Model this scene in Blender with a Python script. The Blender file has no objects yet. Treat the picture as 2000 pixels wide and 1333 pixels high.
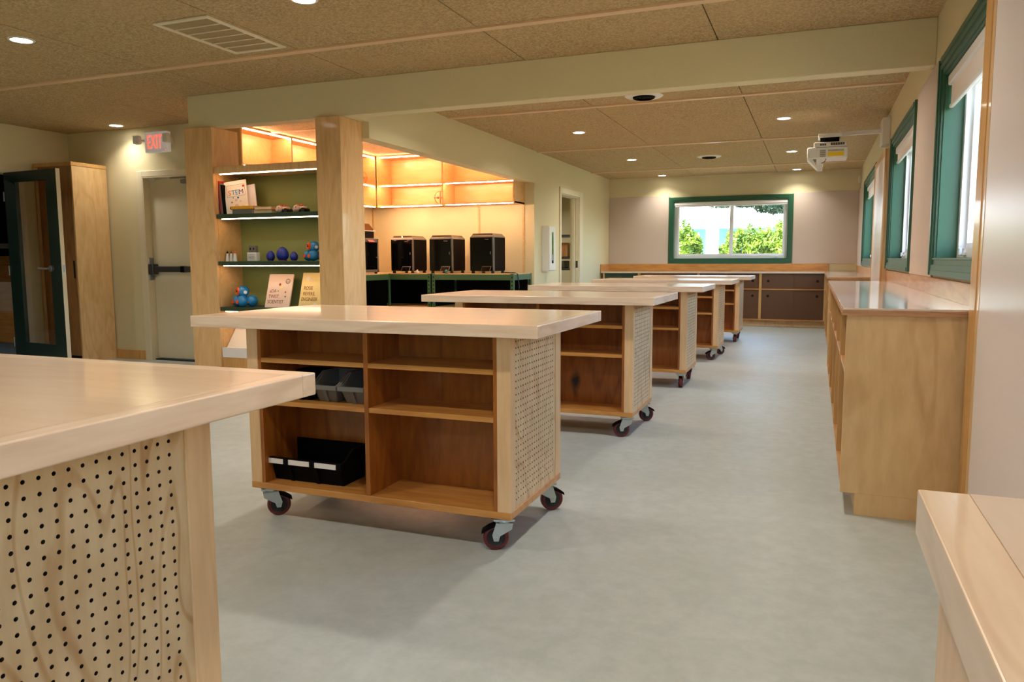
import bpy, bmesh, math, random
from mathutils import Vector, Matrix
random.seed(7)
S = bpy.context.scene
COL = S.collection
R_ = math.radians
PI = math.pi

# ------------------------------------------------------------------ camera
def look(yaw, pitch, roll):
    cy, sy = math.cos(yaw), math.sin(yaw)
    f = Vector((-sy*math.cos(pitch), cy*math.cos(pitch), -math.sin(pitch)))
    r = Vector((cy, sy, 0)); u = r.cross(f)
    r2 = math.cos(roll)*r + math.sin(roll)*u
    u2 = -math.sin(roll)*r + math.cos(roll)*u
    return Matrix((r2, u2, -f)).transposed()
cam = bpy.data.cameras.new('camera'); cam.sensor_width = 36; cam.lens = 1491.83*36/2000
cam.clip_start = 0.02; cam.clip_end = 300
co = bpy.data.objects.new('camera', cam); COL.objects.link(co)
co.matrix_world = Matrix.Translation((0, 0, 1.11)) @ look(R_(21.6036), R_(6.06205), R_(-0.2355)).to_4x4()
S.camera = co

# ------------------------------------------------------------------ light settings
EXPOSURE = 0.22
SKY_STRENGTH = 2.4
SUN_ENERGY = 30.0
DOWN_W = 12.0
DOWN_COL = (1.0, 0.91, 0.79)
LED_STRENGTH = 110.0
LED_COL = (1.0, 0.59, 0.35)
S.view_settings.view_transform = 'Standard'
S.view_settings.look = 'None'
S.view_settings.exposure = EXPOSURE
S.view_settings.gamma = 1.0
S.view_settings.use_curve_mapping = False
W = bpy.data.worlds.new('World'); S.world = W; W.use_nodes = True
wn = W.node_tree.nodes; wl = W.node_tree.links; wn.clear()
sk = wn.new('ShaderNodeTexSky'); sk.sky_type = 'NISHITA'; sk.sun_disc = False
sk.sun_elevation = R_(50); sk.sun_rotation = R_(215); sk.air_density = 1.0; sk.dust_density = 2.0
bg = wn.new('ShaderNodeBackground'); bg.inputs['Strength'].default_value = SKY_STRENGTH
wo = wn.new('ShaderNodeOutputWorld')
wl.new(sk.outputs[0], bg.inputs[0]); wl.new(bg.outputs[0], wo.inputs[0])
sun = bpy.data.lights.new('sun', 'SUN'); sun.energy = SUN_ENERGY; sun.angle = R_(1); sun.color = (1, .95, .86)
so = bpy.data.objects.new('sun', sun); COL.objects.link(so)
so.rotation_euler = (R_(40), 0, R_(-62)); so.location = (-6, -8, 12)
S.cycles.use_denoising = True
S.cycles.max_bounces = 10; S.cycles.diffuse_bounces = 6; S.cycles.glossy_bounces = 5
S.cycles.transmission_bounces = 6; S.cycles.transparent_max_bounces = 12
S.cycles.caustics_reflective = False; S.cycles.caustics_refractive = False
S.cycles.sample_clamp_indirect = 8.0

# ------------------------------------------------------------------ materials
def lin(c):
    f = lambda v: v/12.92 if v <= .04045 else ((v+.055)/1.055)**2.4
    return tuple(f(v/255) for v in c) + (1.0,)
def newmat(name):
    m = bpy.data.materials.new(name); m.use_nodes = True
    nt = m.node_tree; b = nt.nodes['Principled BSDF']
    return m, nt, b
def plain(name, rgb, rough=.5, metal=0, noise=.06, nscale=40, bump=0, coat=0, spec=None):
    m, nt, b = newmat(name)
    tc = nt.nodes.new('ShaderNodeTexCoord'); nz = nt.nodes.new('ShaderNodeTexNoise')
    nz.inputs['Scale'].default_value = nscale; nz.inputs['Detail'].default_value = 4
    nt.links.new(tc.outputs['Object'], nz.inputs['Vector'])
    mx = nt.nodes.new('ShaderNodeMix'); mx.data_type = 'RGBA'
    c = lin(rgb)
    mx.inputs['A'].default_value = tuple(max(0, v*(1-noise)) for v in c[:3]) + (1,)
    mx.inputs['B'].default_value = tuple(min(1, v*(1+noise)) for v in c[:3]) + (1,)
    nt.links.new(nz.outputs['Fac'], mx.inputs['Factor'])
    nt.links.new(mx.outputs['Result'], b.inputs['Base Color'])
    b.inputs['Roughness'].default_value = rough; b.inputs['Metallic'].default_value = metal
    if coat: b.inputs['Coat Weight'].default_value = coat; b.inputs['Coat Roughness'].default_value = .08
    if spec is not None: b.inputs['Specular IOR Level'].default_value = spec
    if bump:
        bp = nt.nodes.new('ShaderNodeBump'); bp.inputs['Strength'].default_value = bump
        bp.inputs['Distance'].default_value = .004
        nt.links.new(nz.outputs['Fac'], bp.inputs['Height']); nt.links.new(bp.outputs[0], b.inputs['Normal'])
    return m
def wood(name, light, dark, axis='Z', rough=.35, coat=.3, figure=26, fig_amt=.35, stretch=7, scale=4.0, thr=.55):
    """maple / birch: long streaks plus contour-line cathedral figure"""
    m, nt, b = newmat(name); N = nt.nodes.new; L = nt.links.new
    tc = N('ShaderNodeTexCoord'); oi = N('ShaderNodeObjectInfo')
    ad = N('ShaderNodeVectorMath'); ad.operation = 'ADD'
    mu = N('ShaderNodeMath'); mu.operation = 'MULTIPLY'; mu.inputs[1].default_value = 37.0
    L(oi.outputs['Random'], mu.inputs[0])
    L(tc.outputs['Object'], ad.inputs[0]); L(mu.outputs[0], ad.inputs[1])
    mp = N('ShaderNodeMapping')
    sc = [scale]*3; sc['XYZ'.index(axis)] = scale/stretch
    mp.inputs['Scale'].default_value = sc
    L(ad.outputs[0], mp.inputs['Vector'])
    n1 = N('ShaderNodeTexNoise'); n1.inputs['Scale'].default_value = 1.0; n1.inputs['Detail'].default_value = 2
    n1.inputs['Distortion'].default_value = .6
    L(mp.outputs[0], n1.inputs['Vector'])
    k = N('ShaderNodeMath'); k.operation = 'MULTIPLY'; k.inputs[1].default_value = figure*2
    sn = N('ShaderNodeMath'); sn.operation = 'SINE'
    L(n1.outputs['Fac'], k.inputs[0]); L(k.outputs[0], sn.inputs[0])
    pw = N('ShaderNodeMapRange'); pw.inputs['From Min'].default_value = thr; pw.inputs['From Max'].default_value = 1.0
    L(sn.outputs[0], pw.inputs['Value'])
    n2 = N('ShaderNodeTexNoise'); n2.inputs['Scale'].default_value = 9.0; n2.inputs['Detail'].default_value = 6
    L(mp.outputs[0], n2.inputs['Vector'])
    mxa = N('ShaderNodeMath'); mxa.operation = 'MULTIPLY'; mxa.inputs[1].default_value = fig_amt
    L(pw.outputs[0], mxa.inputs[0])
    r2 = N('ShaderNodeMapRange'); r2.inputs['From Min'].default_value = .35; r2.inputs['From Max'].default_value = .7
    r2.inputs['To Max'].default_value = .55
    L(n2.outputs['Fac'], r2.inputs['Value'])
    sm = N('ShaderNodeMath'); sm.operation = 'ADD'; sm.use_clamp = True
    L(mxa.outputs[0], sm.inputs[0]); L(r2.outputs[0], sm.inputs[1])
    cr = N('ShaderNodeMix'); cr.data_type = 'RGBA'
    cr.inputs['A'].default_value = lin(light); cr.inputs['B'].default_value = lin(dark)
    L(sm.outputs[0], cr.inputs['Factor'])
    L(cr.outputs['Result'], b.inputs['Base Color'])
    b.inputs['Roughness'].default_value = rough
    b.inputs['Coat Weight'].default_value = coat; b.inputs['Coat Roughness'].default_value = .07
    return m
def emit(name, rgb, strength):
    m, nt, b = newmat(name)
    b.inputs['Base Color'].default_value = (.8, .8, .8, 1)
    b.inputs['Emission Color'].default_value = tuple(rgb) + (1,)
    b.inputs['Emission Strength'].default_value = strength
    return m
def glass_mat(name, tint=(1, 1, 1), refl=1.0):
    m, nt, b = newmat(name); nt.nodes.remove(b)
    N = nt.nodes.new; L = nt.links.new
    t = N('ShaderNodeBsdfTransparent'); t.inputs[0].default_value = tuple(tint) + (1,)
    g = N('ShaderNodeBsdfGlossy'); g.inputs['Roughness'].default_value = .02
    fr = N('ShaderNodeFresnel'); ge = N('ShaderNodeNewGeometry'); io = N('ShaderNodeMapRange')
    io.inputs['To Min'].default_value = 1.45; io.inputs['To Max'].default_value = 1/1.45     # thin pane: same reflection from both faces
    L(ge.outputs['Backfacing'], io.inputs['Value']); L(io.outputs[0], fr.inputs[0])
    k = N('ShaderNodeMath'); k.operation = 'MULTIPLY'; k.inputs[1].default_value = refl
    L(fr.outputs[0], k.inputs[0])
    mx = N('ShaderNodeMixShader'); L(k.outputs[0], mx.inputs[0]); L(t.outputs[0], mx.inputs[1]); L(g.outputs[0], mx.inputs[2])
    L(mx.outputs[0], nt.nodes['Material Output'].inputs[0])
    return m
def speckle(name, a, b_, c, scale1, scale2, rough, bump=0.0, coat=0):
    m, nt, b = newmat(name); N = nt.nodes.new; L = nt.links.new
    tc = N('ShaderNodeTexCoord')
    n1 = N('ShaderNodeTexNoise'); n1.inputs['Scale'].default_value = scale1; n1.inputs['Detail'].default_value = 8; n1.inputs['Roughness'].default_value = .7
    n2 = N('ShaderNodeTexNoise'); n2.inputs['Scale'].default_value = scale2; n2.inputs['Detail'].default_value = 5
    L(tc.outputs['Object'], n1.inputs['Vector']); L(tc.outputs['Object'], n2.inputs['Vector'])
    cr = N('ShaderNodeValToRGB')
    cr.color_ramp.elements[0].position = .38; cr.color_ramp.elements[0].color = lin(a)
    cr.color_ramp.elements[1].position = .62; cr.color_ramp.elements[1].color = lin(b_)
    L(n1.outputs['Fac'], cr.inputs[0])
    mx = N('ShaderNodeMix'); mx.data_type = 'RGBA'; mx.inputs['B'].default_value = lin(c)
    mr = N('ShaderNodeMapRange'); mr.inputs['From Min'].default_value = .45; mr.inputs['From Max'].default_value = .7; mr.inputs['To Max'].default_value = .5
    L(n2.outputs['Fac'], mr.inputs['Value']); L(mr.outputs[0], mx.inputs['Factor']); L(cr.outputs[0], mx.inputs['A'])
    L(mx.outputs['Result'], b.inputs['Base Color'])
    b.inputs['Roughness'].default_value = rough
    if coat: b.inputs['Coat Weight'].default_value = coat; b.inputs['Coat Roughness'].default_value = .25
    if bump:
        bp = N('ShaderNodeBump'); bp.inputs['Strength'].default_value = bump; bp.inputs['Distance'].default_value = .004
        L(n1.outputs['Fac'], bp.inputs['Height']); L(bp.outputs[0], b.inputs['Normal'])
    return m

M = {}
M['maple_top'] = wood('maple_top', (232, 206, 176), (216, 184, 150), 'X', .3, .55, 14, .25, 6, 3)
M['maple_edge'] = wood('maple_edge', (236, 212, 186), (214, 184, 154), 'X', .3, .4, 24, .45, 8, 5)
M['maple_edge_y'] = wood('maple_edge_y', (236, 212, 186), (214, 184, 154), 'Y', .3, .4, 24, .45, 8, 5)
M['maple_post'] = wood('maple_post', (228, 192, 146), (208, 168, 120), 'Z', .35, .3, 20, .3, 7, 5)
M['peg'] = wood('peg_birch', (220, 196, 154), (184, 142, 92), 'Z', .4, .2, 44, .5, 3.2, 3.0, .7)
M['birch'] = wood('birch_shaded', (166, 98, 32), (120, 62, 16), 'Z', .4, .25, 16, .35, 5, 4)  # same birch made darker and more orange for the shaded table interiors
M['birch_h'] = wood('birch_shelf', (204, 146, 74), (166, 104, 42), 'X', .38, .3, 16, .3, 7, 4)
M['birch_hy'] = wood('birch_shelf_y', (206, 150, 86), (172, 112, 54), 'Y', .38, .3, 16, .3, 7, 4)
M['cab_panel'] = wood('cabinet_birch', (226, 190, 136), (202, 160, 104), 'Z', .4, .3, 18, .4, 4, 3)
M['cab_edge'] = wood('cabinet_edge', (212, 164, 98), (186, 134, 70), 'Z', .4, .2, 14, .3, 7, 4)
M['ply'] = wood('ply_edge', (196, 146, 104), (140, 96, 62), 'X', .5, .1, 30, .5, 12, 12)
M['worktop'] = wood('worktop', (228, 209, 192), (216, 193, 172), 'Y', .14, .7, 14, .25, 7, 3)
M['led_wood'] = wood('upper_cabinet_birch', (226, 184, 124), (206, 160, 98), 'X', .4, .2, 12, .25, 6, 3)
M['strip_wood'] = wood('ceiling_strip', (224, 192, 154), (208, 174, 134), 'X', .5, .1, 10, .2, 10, 3)
M['column'] = wood('column_maple', (226, 186, 132), (204, 158, 104), 'Z', .4, .25, 20, .35, 6, 4)
M['shade_brown_wood'] = wood('shade_brown_birch', (170, 122, 74), (134, 90, 50), 'Z', .35, .3, 18, .4, 6, 4)  # cabinet birch darkened for shade on the cupboard front; plain brown elsewhere
M['smoke'] = plain('smoked_panel', (104, 72, 50), .3, 0, .05, 8, 0, 0, .3)
M['floor'] = speckle('linoleum', (172, 181, 178), (184, 192, 189), (168, 176, 168), 14, 2.6, .45, .02, .06)
M['ceil'] = speckle('fibre_ceiling', (150, 126, 86), (206, 182, 138), (188, 160, 114), 70, 1.3, .95, .5)
M['paint'] = plain('cream_paint', (216, 206, 168), .7, 0, .02, 130, .25)
M['paint_door'] = plain('cream_gloss', (222, 212, 184), .4, 0, .015, 60, .03)
M['louvre'] = plain('louvre_shaded', (176, 156, 112), .5, 0, .03, 30)  # grille cream darkened to stand for shade between the blades
M['bore_shade'] = plain('shaded_bore', (44, 30, 20), .9, 0, .1, 80)  # near-black painted in for the shade inside the peg holes
M['tack'] = plain('grey_tack_fabric', (200, 186, 174), .95, 0, .06, 400, .15)
M['green'] = plain('green_paint', (42, 92, 68), .35, 0, .04, 30)
M['dgreen'] = plain('dark_green_paint', (22, 40, 34), .35, 0, .05, 30)
M['olive'] = plain('bookcase_green', (136, 146, 86), .6, 0, .04, 8)
M['shelf_green'] = plain('shelf_green', (44, 66, 46), .45, 0, .05, 20)
M['steel_green'] = plain('green_steel', (58, 96, 66), .4, 0, .05, 30)
M['vinyl'] = plain('white_vinyl', (238, 240, 244), .35, 0, .01, 20)
M['white'] = plain('white_plastic', (226, 224, 220), .4, 0, .01, 20)
M['blind'] = plain('blind_fabric', (240, 234, 228), .8, 0, .02, 200)
M['board'] = plain('whiteboard', (238, 231, 234), .3, 0, .01, 5)
M['zinc'] = plain('zinc_plate', (186, 196, 196), .3, .85, .04, 30)
M['steel'] = plain('satin_steel', (150, 150, 152), .3, .9, .03, 20)
M['dsteel'] = plain('dark_steel', (74, 76, 80), .4, .6, .03, 20)
M['red_tread'] = plain('red_tread', (96, 18, 20), .35, 0, .05, 30)
M['black'] = plain('black_plastic', (7, 7, 8), .7, 0, .08, 60, 0, 0, .1)
M['black_gloss'] = plain('black_glass', (4, 4, 5), .08, 0, .05, 20, 0, 0, .35)
M['rubber'] = plain('dark_rubber', (28, 28, 30), .6, 0, .05, 40)
M['grey_plastic'] = plain('grey_plastic', (112, 112, 108), .45, 0, .04, 40)
M['alu'] = plain('grey_aluminium', (112, 110, 106), .4, .3, .03, 30)
M['paper'] = plain('white_card', (232, 228, 226), .7, 0, .02, 60)
M['pages'] = plain('page_block', (224, 206, 170), .8, 0, .08, 160)
M['cream_card'] = plain('cream_card', (246, 236, 220), .5, 0, .02, 40)
M['yellow'] = plain('yellow_card', (236, 176, 40), .45, 0, .04, 40)
M['pink_card'] = plain('pale_pink_card', (240, 214, 196), .5, 0, .03, 30)
M['lemon_card'] = plain('pale_yellow_card', (244, 222, 150), .5, 0, .04, 18)
M['red'] = plain('red_card', (186, 36, 34), .45, 0, .04, 40)
M['red_ink'] = plain('red_ink', (150, 50, 44), .6, 0, .04, 40)
M['brown_ink'] = plain('brown_ink', (110, 62, 56), .6, 0, .04, 40)
M['navy'] = plain('navy_card', (38, 40, 76), .45, 0, .04, 40)
M['blue'] = plain('blue_plastic', (28, 128, 190), .25, 0, .03, 30, 0, .4)
M['indigo'] = plain('indigo_print', (24, 46, 150), .35, 0, .2, 260, .4)
M['orange'] = plain('orange_plastic', (232, 92, 40), .4, 0, .03, 30)
M['orange_wire'] = plain('orange_print', (214, 96, 60), .5, 0, .05, 60)
M['pinkish'] = plain('pale_pink_print', (226, 200, 188), .5, 0, .05, 90)
M['yellow_label'] = plain('yellow_label', (240, 200, 20), .4, 0, .02, 30)
M['teal_print'] = plain('teal_print', (60, 130, 140), .35, 0, .05, 40)
M['carpet'] = plain('blue_carpet', (86, 104, 116), .95, 0, .15, 300, .3)
M['slot'] = plain('shadow_gap', (10, 9, 8), .9, 0, .05, 40)
M['tan_ply'] = wood('particle_top', (214, 184, 132), (190, 156, 104), 'X', .5, .1, 10, .2, 3, 8)
M['glass'] = glass_mat('window_glass', (.96, .98, .97), 1.0)
M['door_glass'] = glass_mat('door_glass', (.86, .82, .78), 1.2)
M['lid_glass'] = glass_mat('lid_glass', (.5, .42, .36), 1.6)
M['led'] = emit('warm_led', LED_COL, LED_STRENGTH)
M['led_soft'] = emit('warm_led_shelf', LED_COL, LED_STRENGTH*.2)
M['lens'] = emit('downlight_lens', (1.0, .93, .8), 22)
M['sign_face'] = emit('lit_sign_face', (.95, .9, .92), .12)
M['exit_red'] = emit('exit_letters', (1.0, .05, .03), 1.1)
M['lamp_lens'] = plain('clear_lamp_lens', (232, 232, 226), .15, 0, .25, 140, .4)
M['bark'] = plain('bark', (92, 74, 58), .9, 0, .2, 30, .4)
M['ground'] = speckle('ground', (120, 110, 90), (160, 150, 124), (110, 126, 80), 4, .6, .95, .2)
M['house'] = plain('teal_siding', (110, 190, 200), .7, 0, .03, 10)
M['house_white'] = plain('white_trim', (236, 238, 236), .6, 0, .02, 10)
M['roof'] = plain('grey_roof', (190, 192, 194), .85, 0, .1, 30)
def leaf_mat(name, a, b_):
    m, nt, b = newmat(name); N = nt.nodes.new; L = nt.links.new
    tc = N('ShaderNodeTexCoord'); n = N('ShaderNodeTexNoise'); n.inputs['Scale'].default_value = 5; n.inputs['Detail'].default_value = 4
    L(tc.outputs['Object'], n.inputs['Vector'])
    cr = N('ShaderNodeValToRGB'); cr.color_ramp.elements[0].position = .36; cr.color_ramp.elements[1].position = .64
    cr.color_ramp.elements[0].color = lin(a); cr.color_ramp.elements[1].color = lin(b_)
    L(n.outputs['Fac'], cr.inputs[0]); L(cr.outputs[0], b.inputs['Base Color'])
    b.inputs['Roughness'].default_value = .5
    tr = N('ShaderNodeBsdfTranslucent'); L(cr.outputs[0], tr.inputs[0])
    mx = N('ShaderNodeMixShader'); mx.inputs[0].default_value = .35
    L(b.outputs[0], mx.inputs[1]); L(tr.outputs[0], mx.inputs[2]); L(mx.outputs[0], nt.nodes['Material Output'].inputs[0])
    return m
M['leaf'] = leaf_mat('hedge_leaf', (58, 92, 30), (150, 176, 64))
M['leaf_dark'] = leaf_mat('tree_leaf', (34, 56, 50), (70, 100, 80))

# ------------------------------------------------------------------ mesh helpers
ORG = {}
class MB:
    def __init__(s): s.bm = bmesh.new()
    def box(s, x0, x1, y0, y1, z0, z1):
        x0, x1 = min(x0, x1), max(x0, x1); y0, y1 = min(y0, y1), max(y0, y1); z0, z1 = min(z0, z1), max(z0, z1)
        v = [s.bm.verts.new(p) for p in ((x0,y0,z0),(x1,y0,z0),(x1,y1,z0),(x0,y1,z0),(x0,y0,z1),(x1,y0,z1),(x1,y1,z1),(x0,y1,z1))]
        for f in ((3,2,1,0),(4,5,6,7),(0,1,5,4),(1,2,6,5),(2,3,7,6),(3,0,4,7)): s.bm.faces.new([v[i] for i in f])
        return s
    def hexa(s, lo, hi):
        """8-point solid: lo and hi are 4 points each, counter-clockwise"""
        v = [s.bm.verts.new(p) for p in list(lo) + list(hi)]
        for f in ((3,2,1,0),(4,5,6,7),(0,1,5,4),(1,2,6,5),(2,3,7,6),(3,0,4,7)): s.bm.faces.new([v[i] for i in f])
        return s
    def prism(s, pts, d):
        """planar polygon pts (3d) extruded by vector d"""
        d = Vector(d); a = [s.bm.verts.new(p) for p in pts]; b = [s.bm.verts.new(Vector(p)+d) for p in pts]
        n = len(a)
        try:
            s.bm.faces.new(a[::-1]); s.bm.faces.new(b)
        except ValueError: pass
        for i in range(n): s.bm.faces.new((a[i], a[(i+1) % n], b[(i+1) % n], b[i]))
        return s
    def quad(s, *pts):
        s.bm.faces.new([s.bm.verts.new(p) for p in pts]); return s
    def cyl(s, a, b, r, n=16, r2=None, caps=True):
        a = Vector(a); b = Vector(b); r2 = r if r2 is None else r2
        d = (b-a).normalized(); t = d.orthogonal().normalized(); u = d.cross(t)
        A = []; B = []
        for i in range(n):
            w = 2*PI*i/n; o = math.cos(w)*t + math.sin(w)*u
            A.append(s.bm.verts.new(a+o*r)); B.append(s.bm.verts.new(b+o*r2))
        for i in range(n): s.bm.faces.new((A[i], A[(i+1) % n], B[(i+1) % n], B[i]))
        if caps: s.bm.faces.new(A[::-1]); s.bm.faces.new(B)
        return s
    def lathe(s, c, axis, prof, n=20):
        """prof: list of (radius, height) along axis from c"""
        c = Vector(c); d = Vector(axis).normalized(); t = d.orthogonal().normalized(); u = d.cross(t)
        rings = []
        for r, h in prof:
            if r < 1e-6: rings.append([s.bm.verts.new(c+d*h)]*n); continue
            rings.append([s.bm.verts.new(c+d*h+(math.cos(2*PI*i/n)*t+math.sin(2*PI*i/n)*u)*r) for i in range(n)])
        for A, B in zip(rings, rings[1:]):
            for i in range(n):
                q = [A[i], A[(i+1) % n], B[(i+1) % n], B[i]]; o = []
                for v in q:
                    if v not in o: o.append(v)
                if len(o) > 2:
                    try: s.bm.faces.new(o)
                    except ValueError: pass
        return s
    def ball(s, c, r, sc=(1,1,1), n=16):
        m = Matrix.Translation(c) @ Matrix.Diagonal((*sc, 1))
        bmesh.ops.create_uvsphere(s.bm, u_segments=n, v_segments=max(6, n*2//3), radius=r, matrix=m); return s
    def tube(s, pts, r, n=8):
        pts = [Vector(p) for p in pts]; rings = []
        for i, p in enumerate(pts):
            d = (pts[min(i+1, len(pts)-1)] - pts[max(i-1, 0)]).normalized()
            t = Vector((0,0,1)).cross(d)
            t = t.normalized() if t.length > .1 else Vector((1,0,0)).cross(d).normalized()
            u = d.cross(t)
            rings.append([s.bm.verts.new(p+(math.cos(2*PI*k/n)*t+math.sin(2*PI*k/n)*u)*r) for k in range(n)])
        for A, B in zip(rings, rings[1:]):
            for k in range(n): s.bm.faces.new((A[k], A[(k+1) % n], B[(k+1) % n], B[k]))
        s.bm.faces.new(rings[0][::-1]); s.bm.faces.new(rings[-1]); return s
    def build(s, name, mat, parent=None, bevel=0, seg=1, smooth=False, rot=None):
        bm = s.bm
        if bevel: bmesh.ops.bevel(bm, geom=bm.edges[:], offset=bevel, segments=seg, profile=.5, affect='EDGES', clamp_overlap=True)
        bmesh.ops.recalc_face_normals(bm, faces=bm.faces[:])
        if parent is not None: o_ = ORG[parent.name]
        else:
            xs = [v.co for v in bm.verts]
            o_ = Vector(((min(v.x for v in xs)+max(v.x for v in xs))/2, (min(v.y for v in xs)+max(v.y for v in xs))/2, min(v.z for v in xs)))
        bmesh.ops.translate(bm, verts=bm.verts[:], vec=-o_)
        me = bpy.data.meshes.new(name); bm.to_mesh(me); bm.free()
        if mat is not None: me.materials.append(M[mat] if isinstance(mat, str) else mat)
        if smooth:
            me.polygons.foreach_set('use_smooth', [True]*len(me.polygons))
            try: me.set_sharp_from_angle(angle=R_(40))
            except Exception: pass
        ob = bpy.data.objects.new(name, me); COL.objects.link(ob)
        if parent is not None: ob.parent = parent
        else: ob.location = o_
        ORG[ob.name] = o_.copy()
        return ob
def B(x0, x1, y0, y1, z0, z1): return MB().box(x0, x1, y0, y1, z0, z1)
def tag(o, label=None, cat=None, group=None, kind=None):
    if label: o['label'] = label
    if cat: o['category'] = cat
    if group: o['group'] = group
    if kind: o['kind'] = kind
    return o
def thing(name, label, cat, loc, group=None, kind=None):
    o = bpy.data.objects.new(name, None); COL.objects.link(o); o.empty_display_size = .1
    o.location = loc; ORG[o.name] = Vector(loc)
    return tag(o, label, cat, group, kind)
def struct(o, label=None, cat=None): return tag(o, label, cat, None, 'structure')
def dup(o, parent=None):
    c = o.copy(); COL.objects.link(c)
    ORG[c.name] = ORG[o.name].copy()
    if parent is not None: c.parent = parent
    for ch in list(o.children): dup(ch, c)
    return c
def place(o, loc, rz=None, label=None):
    o.location = loc; ORG[o.name] = Vector(loc)
    if rz is not None: o.rotation_euler.z = rz
    if label: o['label'] = label
    return o
def text_mesh(body, size, mat, name, parent, loc, rot, depth=.0008, align='LEFT', shear=0, xs=1):
    c = bpy.data.curves.new(name, 'FONT'); c.body = body; c.size = size; c.extrude = depth; c.align_x = align; c.shear = shear
    c.resolution_u = 3
    t = bpy.data.objects.new(name, c); COL.objects.link(t)
    dg = bpy.context.evaluated_depsgraph_get(); dg.update()
    me = bpy.data.meshes.new_from_object(t.evaluated_get(dg)); bpy.data.objects.remove(t)
    me.name = name; me.materials.clear(); me.materials.append(M[mat])
    o = bpy.data.objects.new(name, me); COL.objects.link(o)
    mt = (rot if isinstance(rot, Matrix) else Matrix.Rotation(0, 4, 'X')) @ Matrix.Diagonal((xs, 1, 1, 1))
    me.transform(mt)
    o.parent = parent; o.location = Vector(loc) - ORG[parent.name]; ORG[o.name] = ORG[parent.name].copy()
    return o
UP_FRONT = Matrix.Rotation(R_(90), 4, 'X')        # text standing, reading from -Y

# ------------------------------------------------------------------ room shell
ZC = 2.57
XR = .64; YF = 13.9; XL = -3.57; XW = -8.06; YE = 6.48; YN = -3.2
fl = struct(B(-12, 1.0, -3.4, 14.2, -.12, 0).build('floor', 'floor'), 'pale grey marbled linoleum floor of the whole room', 'floor')
struct(B(-12, -8.2, 2.5, 8.3, 0, .008).build('trim_1', 'carpet'), 'blue grey carpet of the dim room beyond the glazed door', 'carpet')
# ceiling: slab with separate fibre panels
ce = struct(B(-12, 1.0, -3.4, 14.2, ZC+.02, ZC+.2).build('ceiling', 'slot'), 'tan fibreboard panel ceiling with recessed joints', 'ceiling')
ysteps = [-3.4, -.77, 1.91, 4.585, 7.265, 9.985, 12.70, 14.1]
xsteps = [.80, -.66, -2.035, -3.39, -4.72, -6.08, -7.44, -8.3]
gapx = .004
for j in range(len(ysteps)-1):
    for i in range(len(xsteps)-1):
        B(xsteps[i+1]+gapx, xsteps[i]-gapx, ysteps[j]+.01, ysteps[j+1]-.01, ZC, ZC+.03).build('ceiling_panel', 'ceil', ce)
for j, y in enumerate(ysteps[1:-1]):
    struct(B(-8.06, .64, y-.03, y+.03, ZC-.014, ZC+.002).build('trim_%d' % (2+j), 'strip_wood', bevel=.002), 'pale wood batten across the ceiling joint, number %s from the camera' % ['one','two','three','four','five','six'][j], 'batten')

def wall_open(mb, fixed0, fixed1, a0, a1, z0, z1, holes, axis):
    """wall slab running along axis ('x' or 'y') with rectangular holes (a0,a1,z0,z1)"""
    def bx(p, q, c, d):
        if q-p < 1e-4 or d-c < 1e-4: return
        if axis == 'y': mb.box(fixed0, fixed1, p, q, c, d)
        else: mb.box(p, q, fixed0, fixed1, c, d)
    cur = a0
    for h in sorted(holes):
        bx(cur, h[0], z0, z1); bx(h[0], h[1], z0, h[2]); bx(h[0], h[1], h[3], z1); cur = h[1]
    bx(cur, a1, z0, z1)
WZ0, WZ1 = 1.10, 2.135
wins_r = [(-2.6, -.7), (3.0, 4.985), (6.26, 8.005), (9.99, 12.21)]
mb = MB(); wall_open(mb, XR, XR+.2, -3.4, 14.1, 0, ZC, [(a, b, WZ0, WZ1) for a, b in wins_r], 'y')
struct(mb.build('wall_right', 'paint'), 'cream painted wall on the right with three green framed windows', 'wall')
mb = MB(); wall_open(mb, YF, YF+.2, XL-.15, XR, 0, ZC, [(-2.395, -.455, 1.112, 2.128)], 'x')
struct(mb.build('wall_far', 'paint'), 'cream painted end wall around the wide garden window', 'wall')
mb = MB(); wall_open(mb, XL-.15, XL, 9.85, 13.9, 0, ZC, [(11.0, 11.97, 0, 2.10)], 'y')
mb.box(XL-.15, XL, 5.735, 9.85, 2.147, ZC); mb.box(XL-.15, XL, 5.56, 5.735, 2.283, ZC)
struct(mb.build('wall_left', 'paint'), 'cream wall on the left with header over the printer alcove', 'wall')
struct(B(-6.3, XL-.15, 9.85, 10.0, 0, ZC).build('wall_alcove_back', 'paint'), 'cream back wall of the printer alcove under the lit cabinets', 'wall')
struct(B(-6.25, -6.1, YE, 9.85, 0, ZC).build('wall_alcove_side', 'paint'), 'cream side wall of the printer alcove', 'wall')
mb = MB(); wall_open(mb, YE, YE+.15, -8.2, -6.1, 0, ZC, [(-6.94, -6.2, 0, 2.035)], 'x')
struct(mb.build('wall_exit', 'paint'), 'cream wall with the fire exit door', 'wall')
mb = MB(); wall_open(mb, XW-.14, XW, -3.4, YE, 0, ZC, [(4.9, 5.845, 0, 2.06)], 'y')
struct(mb.build('wall_outer_left', 'paint'), 'shaded wall at far left with the open glazed doorway', 'wall')
mb = MB(); wall_open(mb, -3.4, YN, -8.2, XR, 0, ZC, [(-.75, .4, 1.05, 2.1)], 'x')
struct(mb.build('wall_near', 'paint'), 'cream wall behind the viewer', 'wall')
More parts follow.
